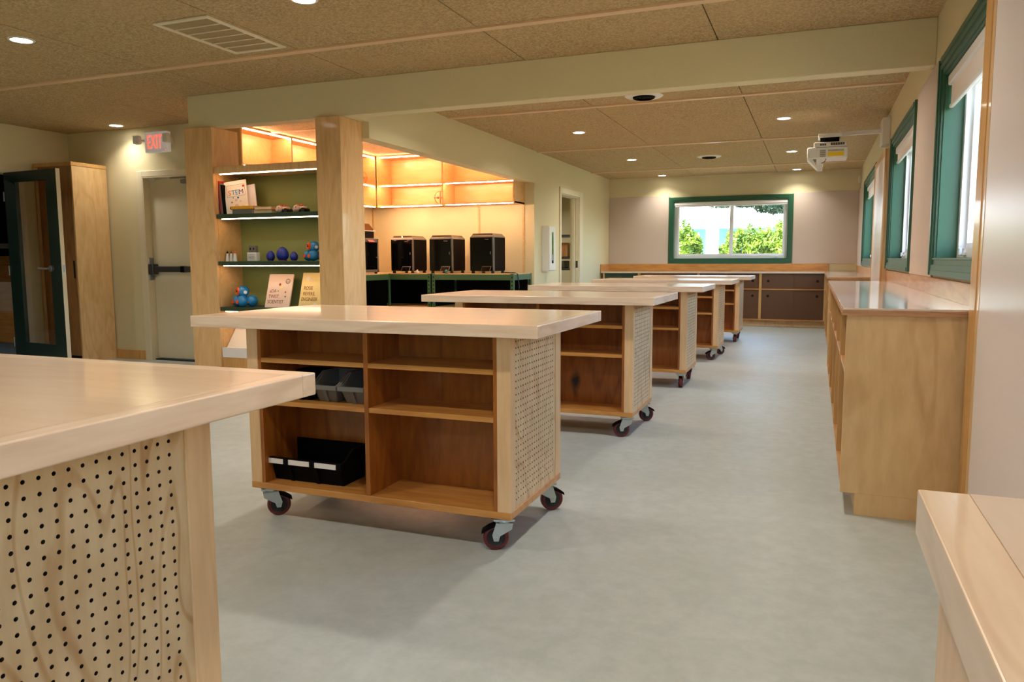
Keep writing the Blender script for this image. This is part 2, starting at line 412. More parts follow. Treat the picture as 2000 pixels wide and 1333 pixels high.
# room beyond glazed door and store room shells
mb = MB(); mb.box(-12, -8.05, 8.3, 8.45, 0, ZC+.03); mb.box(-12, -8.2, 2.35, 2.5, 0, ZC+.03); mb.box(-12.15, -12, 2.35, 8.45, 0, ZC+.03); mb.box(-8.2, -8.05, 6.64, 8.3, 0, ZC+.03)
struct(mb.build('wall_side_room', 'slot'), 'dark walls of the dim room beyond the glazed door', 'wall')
mb = MB(); mb.box(-6.4, -6.25, 10.0, 14.1, 0, ZC+.03); mb.box(-6.25, XL-.15, 13.95, 14.1, 0, ZC+.03)
struct(mb.build('wall_store', 'paint'), 'cream walls of the store room behind the pocket door', 'wall')
# beam
struct(B(-5.25, XR, 5.43, 5.56, 2.283, ZC).build('beam', 'paint', bevel=.004), 'long cream beam dropping below the ceiling across the room', 'beam')
struct(B(-9, 1.2, -4.6, -3.4, ZC+.1, ZC+.25).build('trim_15', 'house_white'), 'added overhang blocking the sun outside the wall behind the viewer', 'sun shade')  # added out of view to keep sun out of the window below
# columns
struct(B(-5.275, -4.967, 5.40, 5.735, 0, 2.283).build('column', 'column', bevel=.002), 'maple clad square column left of the bookcase', 'column')
struct(B(-3.876, -3.635, 5.40, 5.735, 0, 2.283).build('column', 'column', bevel=.002), 'maple clad square column right of the bookcase', 'column')
# baseboards
struct(B(-7.47, -7.0, YE-.014, YE, 0, .105).build('baseboard_exit', 'cab_edge', bevel=.002), 'low maple baseboard beside the exit door', 'baseboard')
struct(B(XL, XL+.012, 9.86, 10.93, 0, .1).build('baseboard_left', 'cab_edge', bevel=.002), 'low maple baseboard on the left wall', 'baseboard')
# alcove cover strips
struct(B(-4.40, -4.375, 9.84, 9.85, .5, 1.855).build('trim_8', 'tan_ply'), 'thin wooden cover strip between the alcove wall panels', 'trim')
struct(B(-3.735, -3.705, 9.84, 9.85, 0, 1.855).build('trim_9', 'tan_ply'), 'thin wooden cover strip at the right edge of the alcove wall', 'trim')
struct(B(-6.1, -6.085, 9.825, 9.85, .9, 1.855).build('trim_10', 'tan_ply'), 'thin wooden strip in the inner corner of the alcove', 'trim')

# ------------------------------------------------------------------ windows
def window(name, label, axis, base, a0, a1, z0, z1, cw, mull, split, flip=1):
    """opening a0..a1 x z0..z1; casing of width cw outside it; axis 'x' = on far wall, 'y' = on right wall"""
    def bx(mb, p, q, w0, w1, c, d):
        if axis == 'x': mb.box(p, q, base+flip*w0, base+flip*w1, c, d)
        else: mb.box(base+w0, base+w1, p, q, c, d)
        return mb
    mid = ((a0+a1)/2, base) if axis == 'x' else (base, (a0+a1)/2)
    t = thing(name, label, 'window', (mid[0], mid[1], z0-cw), None, 'structure')
    # moulded casing, three steps
    for nm, (p, q, c, d) in {'l': (a0-cw, a0, z0-cw, z1+cw), 'r': (a1, a1+cw, z0-cw, z1+cw), 'b': (a0, a1, z0-cw, z0), 't': (a0, a1, z1, z1+cw)}.items():
        m = MB()
        bx(m, p, q, -.012, .0, c, d)
        k = cw*.34
        if nm == 'l': bx(m, p, p+k, -.03, -.012, c, d); bx(m, p+k, p+2*k, -.022, -.012, c+k, d-k)
        if nm == 'r': bx(m, q-k, q, -.03, -.012, c, d); bx(m, q-2*k, q-k, -.022, -.012, c+k, d-k)
        if nm == 'b': bx(m, p, q, -.03, -.012, c, c+k); bx(m, p-k, q+k, -.022, -.012, c+k, c+2*k)
        if nm == 't': bx(m, p, q, -.03, -.012, d-k, d); bx(m, p-k, q+k, -.022, -.012, d-2*k, d-k)
        m.build('casing', 'green', t)
    m = MB(); th = .012
    bx(m, a0, a0+th, 0, .14, z0, z1); bx(m, a1-th, a1, 0, .14, z0, z1); bx(m, a0, a1, 0, .14, z1-th, z1)
    m.build('jamb', 'green', t)
    bx(MB(), a0, a1, -.02, .14, z0, z0+th).build('sill', 'green', t, bevel=.003)
    a0 += th; a1 -= th; z0 += th; z1 -= th; fw = .05
    m = MB(); bx(m, a0, a0+fw, .10, .17, z0, z1); bx(m, a1-fw, a1, .10, .17, z0, z1); bx(m, a0+fw, a1-fw, .10, .17, z0, z0+fw); bx(m, a0+fw, a1-fw, .10, .17, z1-fw, z1)
    fr = m.build('frame', 'vinyl', t)
    cuts = [a0+fw] + list(split) + [a1-fw]
    for i in range(len(cuts)-1):
        p, q = cuts[i], cuts[i+1]
        w0 = .115 if i % 2 == 0 else .135
        sw = .03
        m = MB(); bx(m, p, p+sw, w0, w0+.022, z0+fw, z1-fw); bx(m, q-sw, q, w0, w0+.022, z0+fw, z1-fw)
        bx(m, p+sw, q-sw, w0, w0+.022, z0+fw, z0+fw+sw); bx(m, p+sw, q-sw, w0, w0+.022, z1-fw-sw, z1-fw)
        sa = m.build('sash', 'vinyl', t)
        bx(MB(), p+sw, q-sw, w0+.009, w0+.013, z0+fw+sw, z1-fw-sw).build('pane', 'glass', sa)
    # latch
    p = a1-.22 if axis == 'x' else a1-.3
    m = MB(); bx(m, p, p+.09, .085, .1, z0+.012, z0+.03); bx(m, p+.03, p+.06, .07, .085, z0+.014, z0+.05)
    m.build('latch', 'vinyl', t, bevel=.002)
    return t
window('window_1', 'wide green framed garden window in the end wall', 'x', YF, -2.395, -.455, 1.112, 2.128, .075, 1, [-1.398])
window('window_2', 'green framed window on the right wall nearest the viewer', 'y', XR, 3.0, 4.985, WZ0, WZ1, .085, 1, [4.0])
window('window_3', 'green framed window on the right wall, the middle of three', 'y', XR, 6.26, 8.005, WZ0, WZ1, .085, 1, [7.13])
window('window_4', 'green framed window on the right wall nearest the far corner', 'y', XR, 9.99, 12.21, WZ0, WZ1, .085, 1, [11.1])
window('window_5', 'green framed window on the right wall behind the viewer', 'y', XR, -2.6, -.7, WZ0, WZ1, .085, 1, [-1.6])
window('window_6', 'green framed window in the wall behind the viewer', 'x', YN, -.75, .4, 1.05, 2.1, .085, 1, [-.17], -1)
def blind(label, axis, base, a0, a1, zt, zb):
    c = ((a0+a1)/2, base+.05, zb) if axis == 'x' else (base+.05, (a0+a1)/2, zb)
    t = thing('roller_blind', label, 'blind', c, 'roller blinds in the windows')
    def bx(p, q, w0, w1, c_, d):
        return B(p, q, base+w0, base+w1, c_, d) if axis == 'x' else B(base+w0, base+w1, p, q, c_, d)
    bx(a0, a1, .01, .075, zt-.055, zt).build('cassette', 'vinyl', t, bevel=.006)
    bx(a0+.012, a1-.012, .028, .034, zb+.012, zt-.055).build('shade', 'blind', t)
    bx(a0+.01, a1-.01, .02, .042, zb, zb+.02).build('bottom_bar', 'vinyl', t, bevel=.004)
blind('white roller blind rolled up at the top of the garden window', 'x', YF, -2.38, -.47, 2.115, 2.035)
blind('white roller blind in the right wall window nearest the viewer', 'y', XR, 3.015, 4.965, 2.12, 1.94)
blind('white roller blind in the middle window of the right wall', 'y', XR, 6.275, 7.985, 2.12, 1.975)
blind('white roller blind in the right wall window nearest the far corner', 'y', XR, 10.0, 12.19, 2.12, 1.95)

# tackboards
def tackb(label, x0, x1, y0, y1, z0, z1): tag(B(x0, x1, y0, y1, z0, z1).build('tackboard', 'tack', bevel=.003), label, 'pinboard', 'grey fabric pinboards')
tackb('grey fabric pinboard on the end wall left of the garden window', XL, -2.475, YF-.014, YF-.002, 1.025, 2.235)
tackb('grey fabric pinboard on the end wall right of the garden window', -.375, XR-.002, YF-.014, YF-.002, 1.025, 2.22)
tackb('grey fabric pinboard on the right wall between the two nearest windows', XR-.014, XR-.002, 5.08, 6.165, 1.0, 2.26)
tackb('narrow grey fabric pinboard on the right wall beyond the last window', XR-.014, XR-.002, 12.31, 13.88, 1.0, 2.24)
# whiteboards
def whiteboard(label, y0, y1, zt, x=.58, wide=.12, inner=.05):
    t = thing('whiteboard', label, 'whiteboard', (x+.03, (y0+y1)/2, 0), 'whiteboards standing against the right wall')
    B(x+.012, XR-.001, y0, y1, .0, zt).build('backing', 'maple_post', t)
    B(x, x+.012, y0+wide, y1-wide-inner, .02, zt-.06).build('writing_surface', 'board', t)
    B(x-.006, x+.012, y1-wide, y1, 0, zt).build('frame_rail', 'cab_edge', t, bevel=.002)
    B(x-.002, x+.012, y1-wide-inner, y1-wide, 0, zt-.06).build('frame_rail', 'maple_post', t)
    B(x-.006, x+.012, y0, y0+wide, 0, zt).build('frame_rail', 'cab_edge', t, bevel=.002)
    B(x-.006, x+.012, y0+wide, y1-wide, zt-.06, zt).build('frame_rail', 'cab_edge', t, bevel=.002)
whiteboard('tall glossy whiteboard in a maple frame at the right edge, nearest the viewer', 1.45, 3.5, 2.14)
whiteboard('tall glossy whiteboard in a maple frame below the projector', 8.13, 9.5, 2.14, .58, .05, .02)
# maple upstand under right hand windows
struct(B(XR-.015, XR, 3.5, 8.13, .9, 1.0).build('trim_11', 'birch_hy', bevel=.002), 'maple upstand under the two nearest windows on the right', 'trim')
struct(B(XR-.015, XR, 9.5, 13.86, .9, 1.0).build('trim_12', 'birch_hy', bevel=.002), 'maple upstand under the last window on the right', 'trim')
struct(B(XL+.0, .2, YF-.035, YF-.012, .9, 1.025).build('trim_13', 'birch_h', bevel=.002), 'maple upstand along the end wall below the garden window', 'trim')
struct(B(XL, XL+.02, 13.29, YF-.035, .9, 1.025).build('trim_14', 'birch_hy', bevel=.002), 'short maple upstand at the left end of the far worktop', 'trim')

# ------------------------------------------------------------------ exit door
d = thing('door_1', 'cream fire exit door with a grey push bar', 'door', (-6.57, YE, 0), None, 'structure')
m = MB(); m.box(-7.02, -6.94, YE-.02, YE+.0, 0, 2.1); m.box(-6.2, -6.12, YE-.02, YE, 0, 2.1); m.box(-6.94, -6.2, YE-.02, YE, 2.035, 2.1)
m.box(-6.942, -6.928, YE-.018, YE+.14, 0, 2.035); m.box(-6.212, -6.198, YE-.018, YE+.14, 0, 2.035); m.box(-6.928, -6.212, YE-.018, YE+.14, 2.021, 2.037)
m.build('door_frame', 'paint_door', d, bevel=.003)
lf = B(-6.926, -6.214, YE+.075, YE+.12, .02, 2.019).build('door_leaf', 'paint_door', d, bevel=.003)
B(-6.94, -6.2, YE+.03, YE+.13, 0, .012).build('threshold', 'slot', d)
bar = MB().box(-6.91, -6.25, YE+.0, YE+.05, .99, 1.055).build('push_bar', 'dsteel', d, bevel=.008, seg=2)
B(-6.47, -6.42, YE-.004, YE+.05, .988, 1.057).build('bar_joint', 'black', bar)
B(-6.93, -6.86, YE-.01, YE+.075, .965, 1.08).build('latch_case', 'dsteel', d, bevel=.006)
B(-6.955, -6.92, YE+.0, YE+.07, .90, 1.15).build('strike_plate', 'steel', d, bevel=.004)
cl = B(-6.42, -6.24, YE+.0, YE+.075, 1.95, 1.99).build('door_closer', 'steel', d, bevel=.01, seg=2)
m = MB(); m.box(-6.34, -6.315, YE+.01, YE+.035, 1.985, 2.03); m.prism([(-6.33, YE+.03, 2.01), (-6.56, YE+.0, 2.005), (-6.56, YE+.02, 2.005), (-6.33, YE+.05, 2.01)], (0, 0, .012))
m.build('closer_arm', 'steel', cl)
B(-6.33, -6.25, YE+.03, YE+.075, 1.9, 1.95).build('closer_bracket', 'dsteel', d)
B(-6.915, -6.85, YE+.04, YE+.075, 1.99, 2.03).build('alarm_contact', 'white', d, bevel=.004)

# exit sign
t = thing('exit_sign', 'white illuminated EXIT sign with two emergency lamp heads above the door', 'sign', (-6.53, 6.3, 2.25))
B(-6.69, -6.38, 6.29, 6.35, 2.262, 2.475).build('sign_box', 'sign_face', t, bevel=.01, seg=2)
B(-6.585, -6.49, 6.30, 6.35, 2.475, 2.487).build('canopy', 'white', t, bevel=.003); B(-6.6, -6.48, 6.35, YE-.001, 2.36, 2.44).build('wall_mount', 'white', t)
text_mesh('EXIT', .205, 'exit_red', 'exit_lettering', t, (-6.655, 6.288, 2.30), UP_FRONT, .002, 'LEFT', 0, .50)
for x0, s in ((-6.745, -1), (-6.335, 1)):
    h = MB().box(x0-.038, x0+.038, 6.225, 6.28, 2.345, 2.44).build('lamp_head', 'white', t, bevel=.02, seg=2)
    B(x0-.034, x0+.034, 6.218, 6.226, 2.35, 2.435).build('lamp_lens', 'lamp_lens', h, bevel=.008)
    MB().cyl((x0, 6.28, 2.39), (x0-s*.05, 6.31, 2.39), .014, 12).build('swivel', 'white', h)
MB().ball((-6.40, 6.288, 2.28), .006, (1, 1, 1), 8).build('indicator', 'exit_red', t)

# ------------------------------------------------------------------ glazed door at left and what is beyond
d = thing('door_2', 'open dark green door with a tall glass pane at far left', 'door', (-8.03, 5.67, 0), None, 'structure')
def ang(x, y): return Vector((x, y, 0))
L0 = Vector((0, 0, 0))
def leafbox(u0, u1, w0, w1, z0, z1): return B(-8.03+u0, -8.03+u1, 5.67+w0, 5.67+w1, z0, z1)
m = MB()
for u0, u1, z0, z1 in ((0, .19, .01, 2.05), (.70, .875, .01, 2.05), (.19, .70, .01, .25), (.19, .70, 1.945, 2.05)): m.box(-8.03+u0, -8.03+u1, 5.67, 5.71, z0, z1)
m.build('door_leaf', 'dgreen', d)
leafbox(.19, .70, .016, .024, .25, 1.945).build('glass_pane', 'door_glass', d)
leafbox(.875, .881, .0, .04, .01, 2.05).build('edge_strip', 'paint_door', d)
hd = MB().cyl((-7.30, 5.64, 1.04), (-7.30, 5.67, 1.04), .032, 20).build('handle_rose', 'steel', d, bevel=.003)
MB().tube([(-7.30, 5.645, 1.04), (-7.30, 5.61, 1.04), (-7.33, 5.6, 1.04), (-7.43, 5.6, 1.045)], .010).build('lever_handle', 'steel', hd, smooth=True)
hd = MB().cyl((-7.30, 5.71, 1.04), (-7.30, 5.74, 1.04), .032, 20).build('handle_rose', 'steel', d, bevel=.003)
MB().tube([(-7.30, 5.735, 1.04), (-7.30, 5.77, 1.04), (-7.33, 5.78, 1.04), (-7.43, 5.78, 1.045)], .010).build('lever_handle', 'steel', hd, smooth=True)
leafbox(.8805, .884, .008, .032, 1.0, 1.08).build('latch_plate', 'steel', d)
for z in (.25, 1.02, 1.8): MB().cyl((-8.035, 5.665, z-.05), (-8.035, 5.665, z+.05), .008, 10).build('hinge', 'steel', d)
m = MB(); m.box(XW-.15, XW+.015, 5.84, 5.91, 0, 2.12); m.box(XW-.15, XW+.015, 4.84, 4.91, 0, 2.12); m.box(XW-.15, XW+.015, 4.91, 5.84, 2.05, 2.12)
m.build('door_frame', 'paint_door', d, bevel=.003)
d.rotation_euler.z = R_(-5)
# put the frame back square with the wall
for c in d.children:
    if c.name.startswith('door_frame'): c.rotation_euler.z = R_(5)

t = thing('bleacher', 'stepped maple seating in the dim room beyond the glazed door', 'seating', (-10.3, 7.6, .008))
B(-11.4, -9.3, 7.12, 7.42, .008, .42).build('step', 'birch_h', t, bevel=.005)
B(-11.4, -9.3, 7.42, 7.76, .008, .83).build('step', 'maple_top', t, bevel=.005)  # paler wood puts the light falling on this tier into its colour
B(-11.4, -9.3, 7.76, 8.15, .008, 1.2).build('step', 'birch_h', t, bevel=.005)
tag(B(-11.9, -9.0, 8.25, 8.29, 1.32, 1.40).build('picture_rail', 'paint_door', bevel=.004), 'pale ledge on the dark wall above the stepped seating', 'rail')

# tall cupboard
t = thing('tall_cupboard', 'tall maple cupboard with a shade-darkened sliding front beside the exit door', 'cupboard', (-7.77, 6.25, 0))
B(-7.49, -7.47, 6.03, 6.465, .0, 2.14).build('side_panel', 'cab_panel', t, bevel=.001)
B(-8.05, -8.03, 6.03, 6.465, .0, 2.14).build('side_panel', 'cab_panel', t, bevel=.001)
B(-8.055, -7.465, 6.02, 6.465, 2.14, 2.182).build('top_panel', 'cab_edge', t, bevel=.002)
B(-8.03, -7.49, 6.44, 6.465, .07, 2.14).build('back_panel', 'shade_brown_wood', t)
B(-8.03, -7.49, 6.08, 6.45, .0, .07).build('plinth', 'slot', t)
s = B(-8.03, -7.72, 6.06, 6.08, .075, 2.14).build('sliding_door', 'shade_brown_wood', t)
s = B(-7.76, -7.49, 6.035, 6.055, .075, 2.14).build('sliding_door', 'shade_brown_wood', t)
B(-7.535, -7.515, 6.031, 6.037, .93, 1.12).build('finger_pull', 'slot', s)

# ------------------------------------------------------------------ ceiling fittings
def downlight(x, y, label, w=DOWN_W, lamp=True, spread=148):
    t = thing('downlight', label, 'light', (x, y, ZC-.02), 'round recessed ceiling downlights')
    MB().lathe((x, y, ZC), (0, 0, -1), [(.062, -.004), (.064, .006), (.078, .004), (.082, -.001)], 28).build('trim_ring', 'white', t, smooth=True)
    MB().lathe((x, y, ZC), (0, 0, -1), [(0, .003), (.062, .003), (.062, -.02), (0, -.02)], 28).build('lens', 'lens', t)
    if lamp:
        l = bpy.data.lights.new('downlight_lamp', 'AREA'); l.shape = 'DISK'; l.size = .12; l.energy = w; l.color = DOWN_COL; l.spread = R_(spread)
        o = bpy.data.objects.new('downlight_lamp', l); COL.objects.link(o); o.parent = t; o.location = (0, 0, .02-.008)
spots = [(-4.93, 3.67, 'lit ceiling downlight at the upper left corner of the view'), (-2.72, 3.72, 'lit ceiling downlight at the top edge beside the vent grille'),
         (-.45, 3.70, 'ceiling downlight near the right wall, in front of the beam'), (-7.06, 6.27, 'lit ceiling downlight beside the exit sign'),
         (-4.93, 1.2, 'ceiling downlight over the left foreground table'), (-2.72, 1.2, 'ceiling downlight left above the viewer'), (-.45, 1.2, 'ceiling downlight right above the viewer'),
         (-7.13, 3.7, 'ceiling downlight in the dark left part of the room, in front of the glazed door'),
         (-4.93, -1.4, 'ceiling downlight behind the viewer at left'), (-2.72, -1.4, 'ceiling downlight behind the viewer in the middle'), (-.45, -1.4, 'ceiling downlight behind the viewer at right'),
         (-2.6, 6.15, 'ceiling downlight hidden behind the beam at left'), (-.36, 6.15, 'ceiling downlight hidden behind the beam at right'),
         (-2.59, 8.66, 'lit ceiling downlight over the left half of the row, nearest past the beam'), (-.36, 8.64, 'lit ceiling downlight left of the projector, nearest past the beam'),
         (-2.57, 11.3, 'lit ceiling downlight in the left row, second past the beam'), (-.355, 11.3, 'lit ceiling downlight in the right row, beside the projector body'),
         (-2.55, 13.6, 'lit ceiling downlight close to the end wall, left of the garden window'), (-.34, 13.58, 'lit ceiling downlight close to the end wall, right of the garden window'),
         (-4.7, 12.2, 'ceiling downlight of the store room'), (-9.6, 4.9, 'ceiling downlight of the dim room beyond the glazed door')]
for x, y, lb in spots:
    downlight(x, y, lb, DOWN_W*(.28 if 'exit sign' in lb else .42 if 'end wall' in lb else 2.2 if 'store room' in lb else .6 if 'dark left' in lb else 1), True, 116 if ('exit sign' in lb or 'end wall' in lb) else 148)
# vent grille
t = thing('vent_grille', 'long rectangular cream vent grille in the ceiling with five louvred bays', 'vent', (-3.63, 4.09, ZC-.012))
gx0, gx1, gy0, gy1 = -3.85, -3.415, 3.725, 4.46
m = MB(); m.box(gx0, gx0+.035, gy0, gy1, ZC-.012, ZC+.0); m.box(gx1-.035, gx1, gy0, gy1, ZC-.012, ZC); m.box(gx0+.035, gx1-.035, gy0, gy0+.035, ZC-.012, ZC); m.box(gx0+.035, gx1-.035, gy1-.035, gy1, ZC-.012, ZC)
m.build('frame', 'paint_door', t, bevel=.003)
B(gx0+.03, gx1-.03, gy0+.03, gy1-.03, ZC-.001, ZC+.003).build('backing', 'slot', t)
nb = 6; pitch = (gy1-gy0-.07)/nb
for i in range(1, nb): B(gx0+.035, gx1-.035, gy0+.035+i*pitch-.006, gy0+.035+i*pitch+.006, ZC-.011, ZC).build('cross_bar', 'paint_door', t)
for i in range(nb):
    m = MB(); x = gx0+.042
    while x < gx1-.05:
        m.hexa([(x, gy0+.036+i*pitch+.006, ZC-.009), (x+.003, gy0+.036+i*pitch+.006, ZC-.009), (x+.003, gy0+.034+(i+1)*pitch-.006, ZC-.009), (x, gy0+.034+(i+1)*pitch-.006, ZC-.009)],
               [(x+.003, gy0+.036+i*pitch+.006, ZC-.001), (x+.006, gy0+.036+i*pitch+.006, ZC-.001), (x+.006, gy0+.034+(i+1)*pitch-.006, ZC-.001), (x+.003, gy0+.034+(i+1)*pitch-.006, ZC-.001)])
        x += .0145
    tag(m.build('louvre_bank', 'louvre', t), kind='stuff')
def round_vent(x, y, lb):
    t = thing('air_diffuser', lb, 'vent', (x, y, ZC-.03), 'round ceiling air diffusers')
    MB().lathe((x, y, ZC), (0, 0, -1), [(.10, -.003), (.105, .012), (.16, .008), (.175, -.002)], 32).build('rim', 'white', t, smooth=True)
    for k, r in enumerate((.10, .074, .048)):
        MB().lathe((x, y, ZC), (0, 0, -1), [(r, .001), (r-.004, .022-k*.002), (r-.016, .026-k*.002), (r-.012, .001)], 28).build('cone_ring', 'black', t, smooth=True)
    MB().lathe((x, y, ZC), (0, 0, -1), [(0, .024), (.022, .022), (.026, .0), (0, 0)], 24).build('centre_cone', 'black', t, smooth=True)
round_vent(-1.472, 11.4, 'round air diffuser in the ceiling near the middle of the far room')
round_vent(-1.488, 7.0, 'round air diffuser in the ceiling peeking out under the beam')
tag(B(.60, .638, 13.81, 13.87, 2.34, 2.45).build('motion_sensor', 'white', bevel=.008, seg=2), 'small white motion sensor high in the far right corner', 'sensor')

# projector
PY = 8.5
t = thing('projector', 'white short throw projector on a wall arm above the whiteboard', 'projector', (.05, PY, 2.08))
B(-.12, .26, PY, PY+.30, 2.12, 2.235).build('body', 'white', t, bevel=.012, seg=2)
B(-.06, .25, PY+.01, PY+.29, 2.235, 2.285).build('upper_body', 'white', t, bevel=.01, seg=2)
m = MB().prism([(-.115, PY+.03, 2.12), (-.02, PY+.03, 2.02), (.03, PY+.03, 2.02), (.03, PY+.03, 2.06), (-.04, PY+.03, 2.06), (-.06, PY+.03, 2.12)], (0, .24, 0))
m.build('mirror_hood', 'white', t, bevel=.004)
B(-.03, .035, PY+.04, PY+.26, 2.06, 2.121).build('lens_box', 'vinyl', t)
B(.075, .225, PY-.002, PY+.002, 2.14, 2.18).build('warning_label', 'yellow_label', t)
for i in range(7): B(.0, .055, PY-.001, PY+.003, 2.14+i*.010, 2.1445+i*.010).build('vent_slot', 'dsteel', t)
for i in range(2): B(.075, .225, PY-.001, PY+.003, 2.19+i*.010, 2.194+i*.010).build('vent_slot', 'dsteel', t)
for i in range(3): B(.0+i*.02, .016+i*.02, PY+.008, PY+.013, 2.25, 2.27).build('vent_slot', 'dsteel', t)
for i in range(6): B(.10+i*.022, .118+i*.022, PY+.008, PY+.013, 2.25, 2.274).build('vent_slot', 'dsteel', t)
B(-.02, .20, PY+.03, PY+.25, 2.335, 2.37).build('mount_plate', 'white', t, bevel=.004)
m = MB(); m.box(.0, .18, PY+.06, PY+.22, 2.284, 2.336); m.build('adjuster', 'black', t)
MB().tube([(.06, PY+.02, 2.12), (.05, PY+.0, 2.09), (.02, PY+.02, 2.075)], .004).build('cable', 'dsteel', t, smooth=True)
B(.18, .58, PY+.11, PY+.16, 2.355, 2.395).build('arm', 'white', t, bevel=.003)
B(.565, XR-.001, PY-.0, PY+.30, 2.235, 2.49).build('wall_bracket', 'white', t, bevel=.006)

# ------------------------------------------------------------------ rolling tables
TW0, TW1, TD0, TD1, TZ = -.775, .775, -.425, .425, .882        # top, origin in the middle on the floor
BX0, BX1, BY0, BY1, BZ0, BZ1 = -.575, .632, -.322, .278, .135, .836
def rails(mb, x0, x1, y0, y1, z0, z1): mb.box(x0, x1, y0, y1, z0, z1); return mb
def peg_mesh(ny, nz, y0, z0, pitch, r, Y0, Y1, Z0, Z1, x, th, sgn):
    """pegboard sheet in the plane x with real holes"""
    bm = bmesh.new(); V = {}
    def vert(px, py, pz):
        k = (round(px, 5), round(py, 5), round(pz, 5))
        if k not in V: V[k] = bm.verts.new(k)
        return V[k]
    h = pitch/2
    for i in range(ny):
        for j in range(nz):
            cy, cz = y0+i*pitch, z0+j*pitch
            sq = [(cy+h, cz), (cy+h, cz+h), (cy, cz+h), (cy-h, cz+h), (cy-h, cz), (cy-h, cz-h), (cy, cz-h), (cy+h, cz-h)]
            ci = [(cy+r*math.cos(PI*k/4), cz+r*math.sin(PI*k/4)) for k in range(8)]
            for k in range(8):
                a, b2 = sq[k], sq[(k+1) % 8]; c, d2 = ci[(k+1) % 8], ci[k]
                bm.faces.new([vert(x, *a), vert(x, *b2), vert(x, *c), vert(x, *d2)])
                bm.faces.new([vert(x, *d2), vert(x, *c), vert(x-sgn*th, *c), vert(x-sgn*th, *d2)]).material_index = 1  # hole walls take the painted shade colour
    ye0, ye1, ze0, ze1 = y0-h, y0+(ny-1)*pitch+h, z0-h, z0+(nz-1)*pitch+h
    for q in (((Y0, Z0), (Y1, Z0), (ye1, ze0), (ye0, ze0)), ((Y0, Z1), (ye0, ze1), (ye1, ze1), (Y1, Z1)), ((Y0, Z0), (ye0, ze0), (ye0, ze1), (Y0, Z1)), ((Y1, Z0), (Y1, Z1), (ye1, ze1), (ye1, ze0))):
        bm.faces.new([bm.verts.new((x, *p)) for p in q])
    mb = MB(); mb.bm.free(); mb.bm = bm
    return mb
def caster(t, x, y, rot):
    c = MB().box(-.045, .045, -.04, .04, -.012, -.004).build('caster', 'zinc', None)
    c.parent = t; c.location = (x, y, BZ0); ORG[c.name] = Vector((0, 0, 0)); c.data.transform(Matrix.Translation((0, 0, -.012)))
    c.rotation_euler.z = rot
    zw = .05-BZ0; tr = .032
    m = MB().lathe((0, 0, -.012), (0, 0, -1), [(.034, 0), (.036, .006), (.03, .014), (0, .014)], 20)
    for s in (-1, 1):
        x0 = s*.021
        m.prism([(x0, -.034, -.022), (x0, .03, -.022), (x0, tr+.014, zw+.012), (x0, tr+.008, zw-.012), (x0, tr-.010, zw-.012), (x0, tr-.016, zw+.008), (x0, -.03, -.05)], (s*.003, 0, 0))
    m.box(-.024, .024, -.034, .03, -.026, -.020)
    def sub(mb, nm, mt, **k):
        ORG[c.name] = Vector((0, 0, 0)); return mb.build(nm, mt, c, **k)
    sub(m, 'fork', 'zinc')
    r = .05
    sub(MB().lathe((-.016, tr, zw), (1, 0, 0), [(.036, 0), (.046, .0), (r, .005), (r, .027), (.046, .032), (.036, .032)], 24), 'tread', 'red_tread', smooth=True)
    sub(MB().lathe((-.015, tr, zw), (1, 0, 0), [(0, .0), (.012, -.002), (.014, .004), (.03, .005), (.037, .0), (.037, .030), (.03, .025), (.014, .026), (.012, .032), (0, .030)], 24), 'wheel_core', 'rubber', smooth=True)
    sub(MB().cyl((-.028, tr, zw), (.028, tr, zw), .007, 8), 'axle_bolt', 'zinc')
    m = MB().prism([(-.018, .034, -.03), (-.018, .062, -.042), (-.018, .085, -.058), (-.018, .088, -.07), (-.018, .062, -.055), (-.018, .034, -.042)], (.036, 0, 0))
    sub(m, 'brake_pedal', 'black' )
    return c
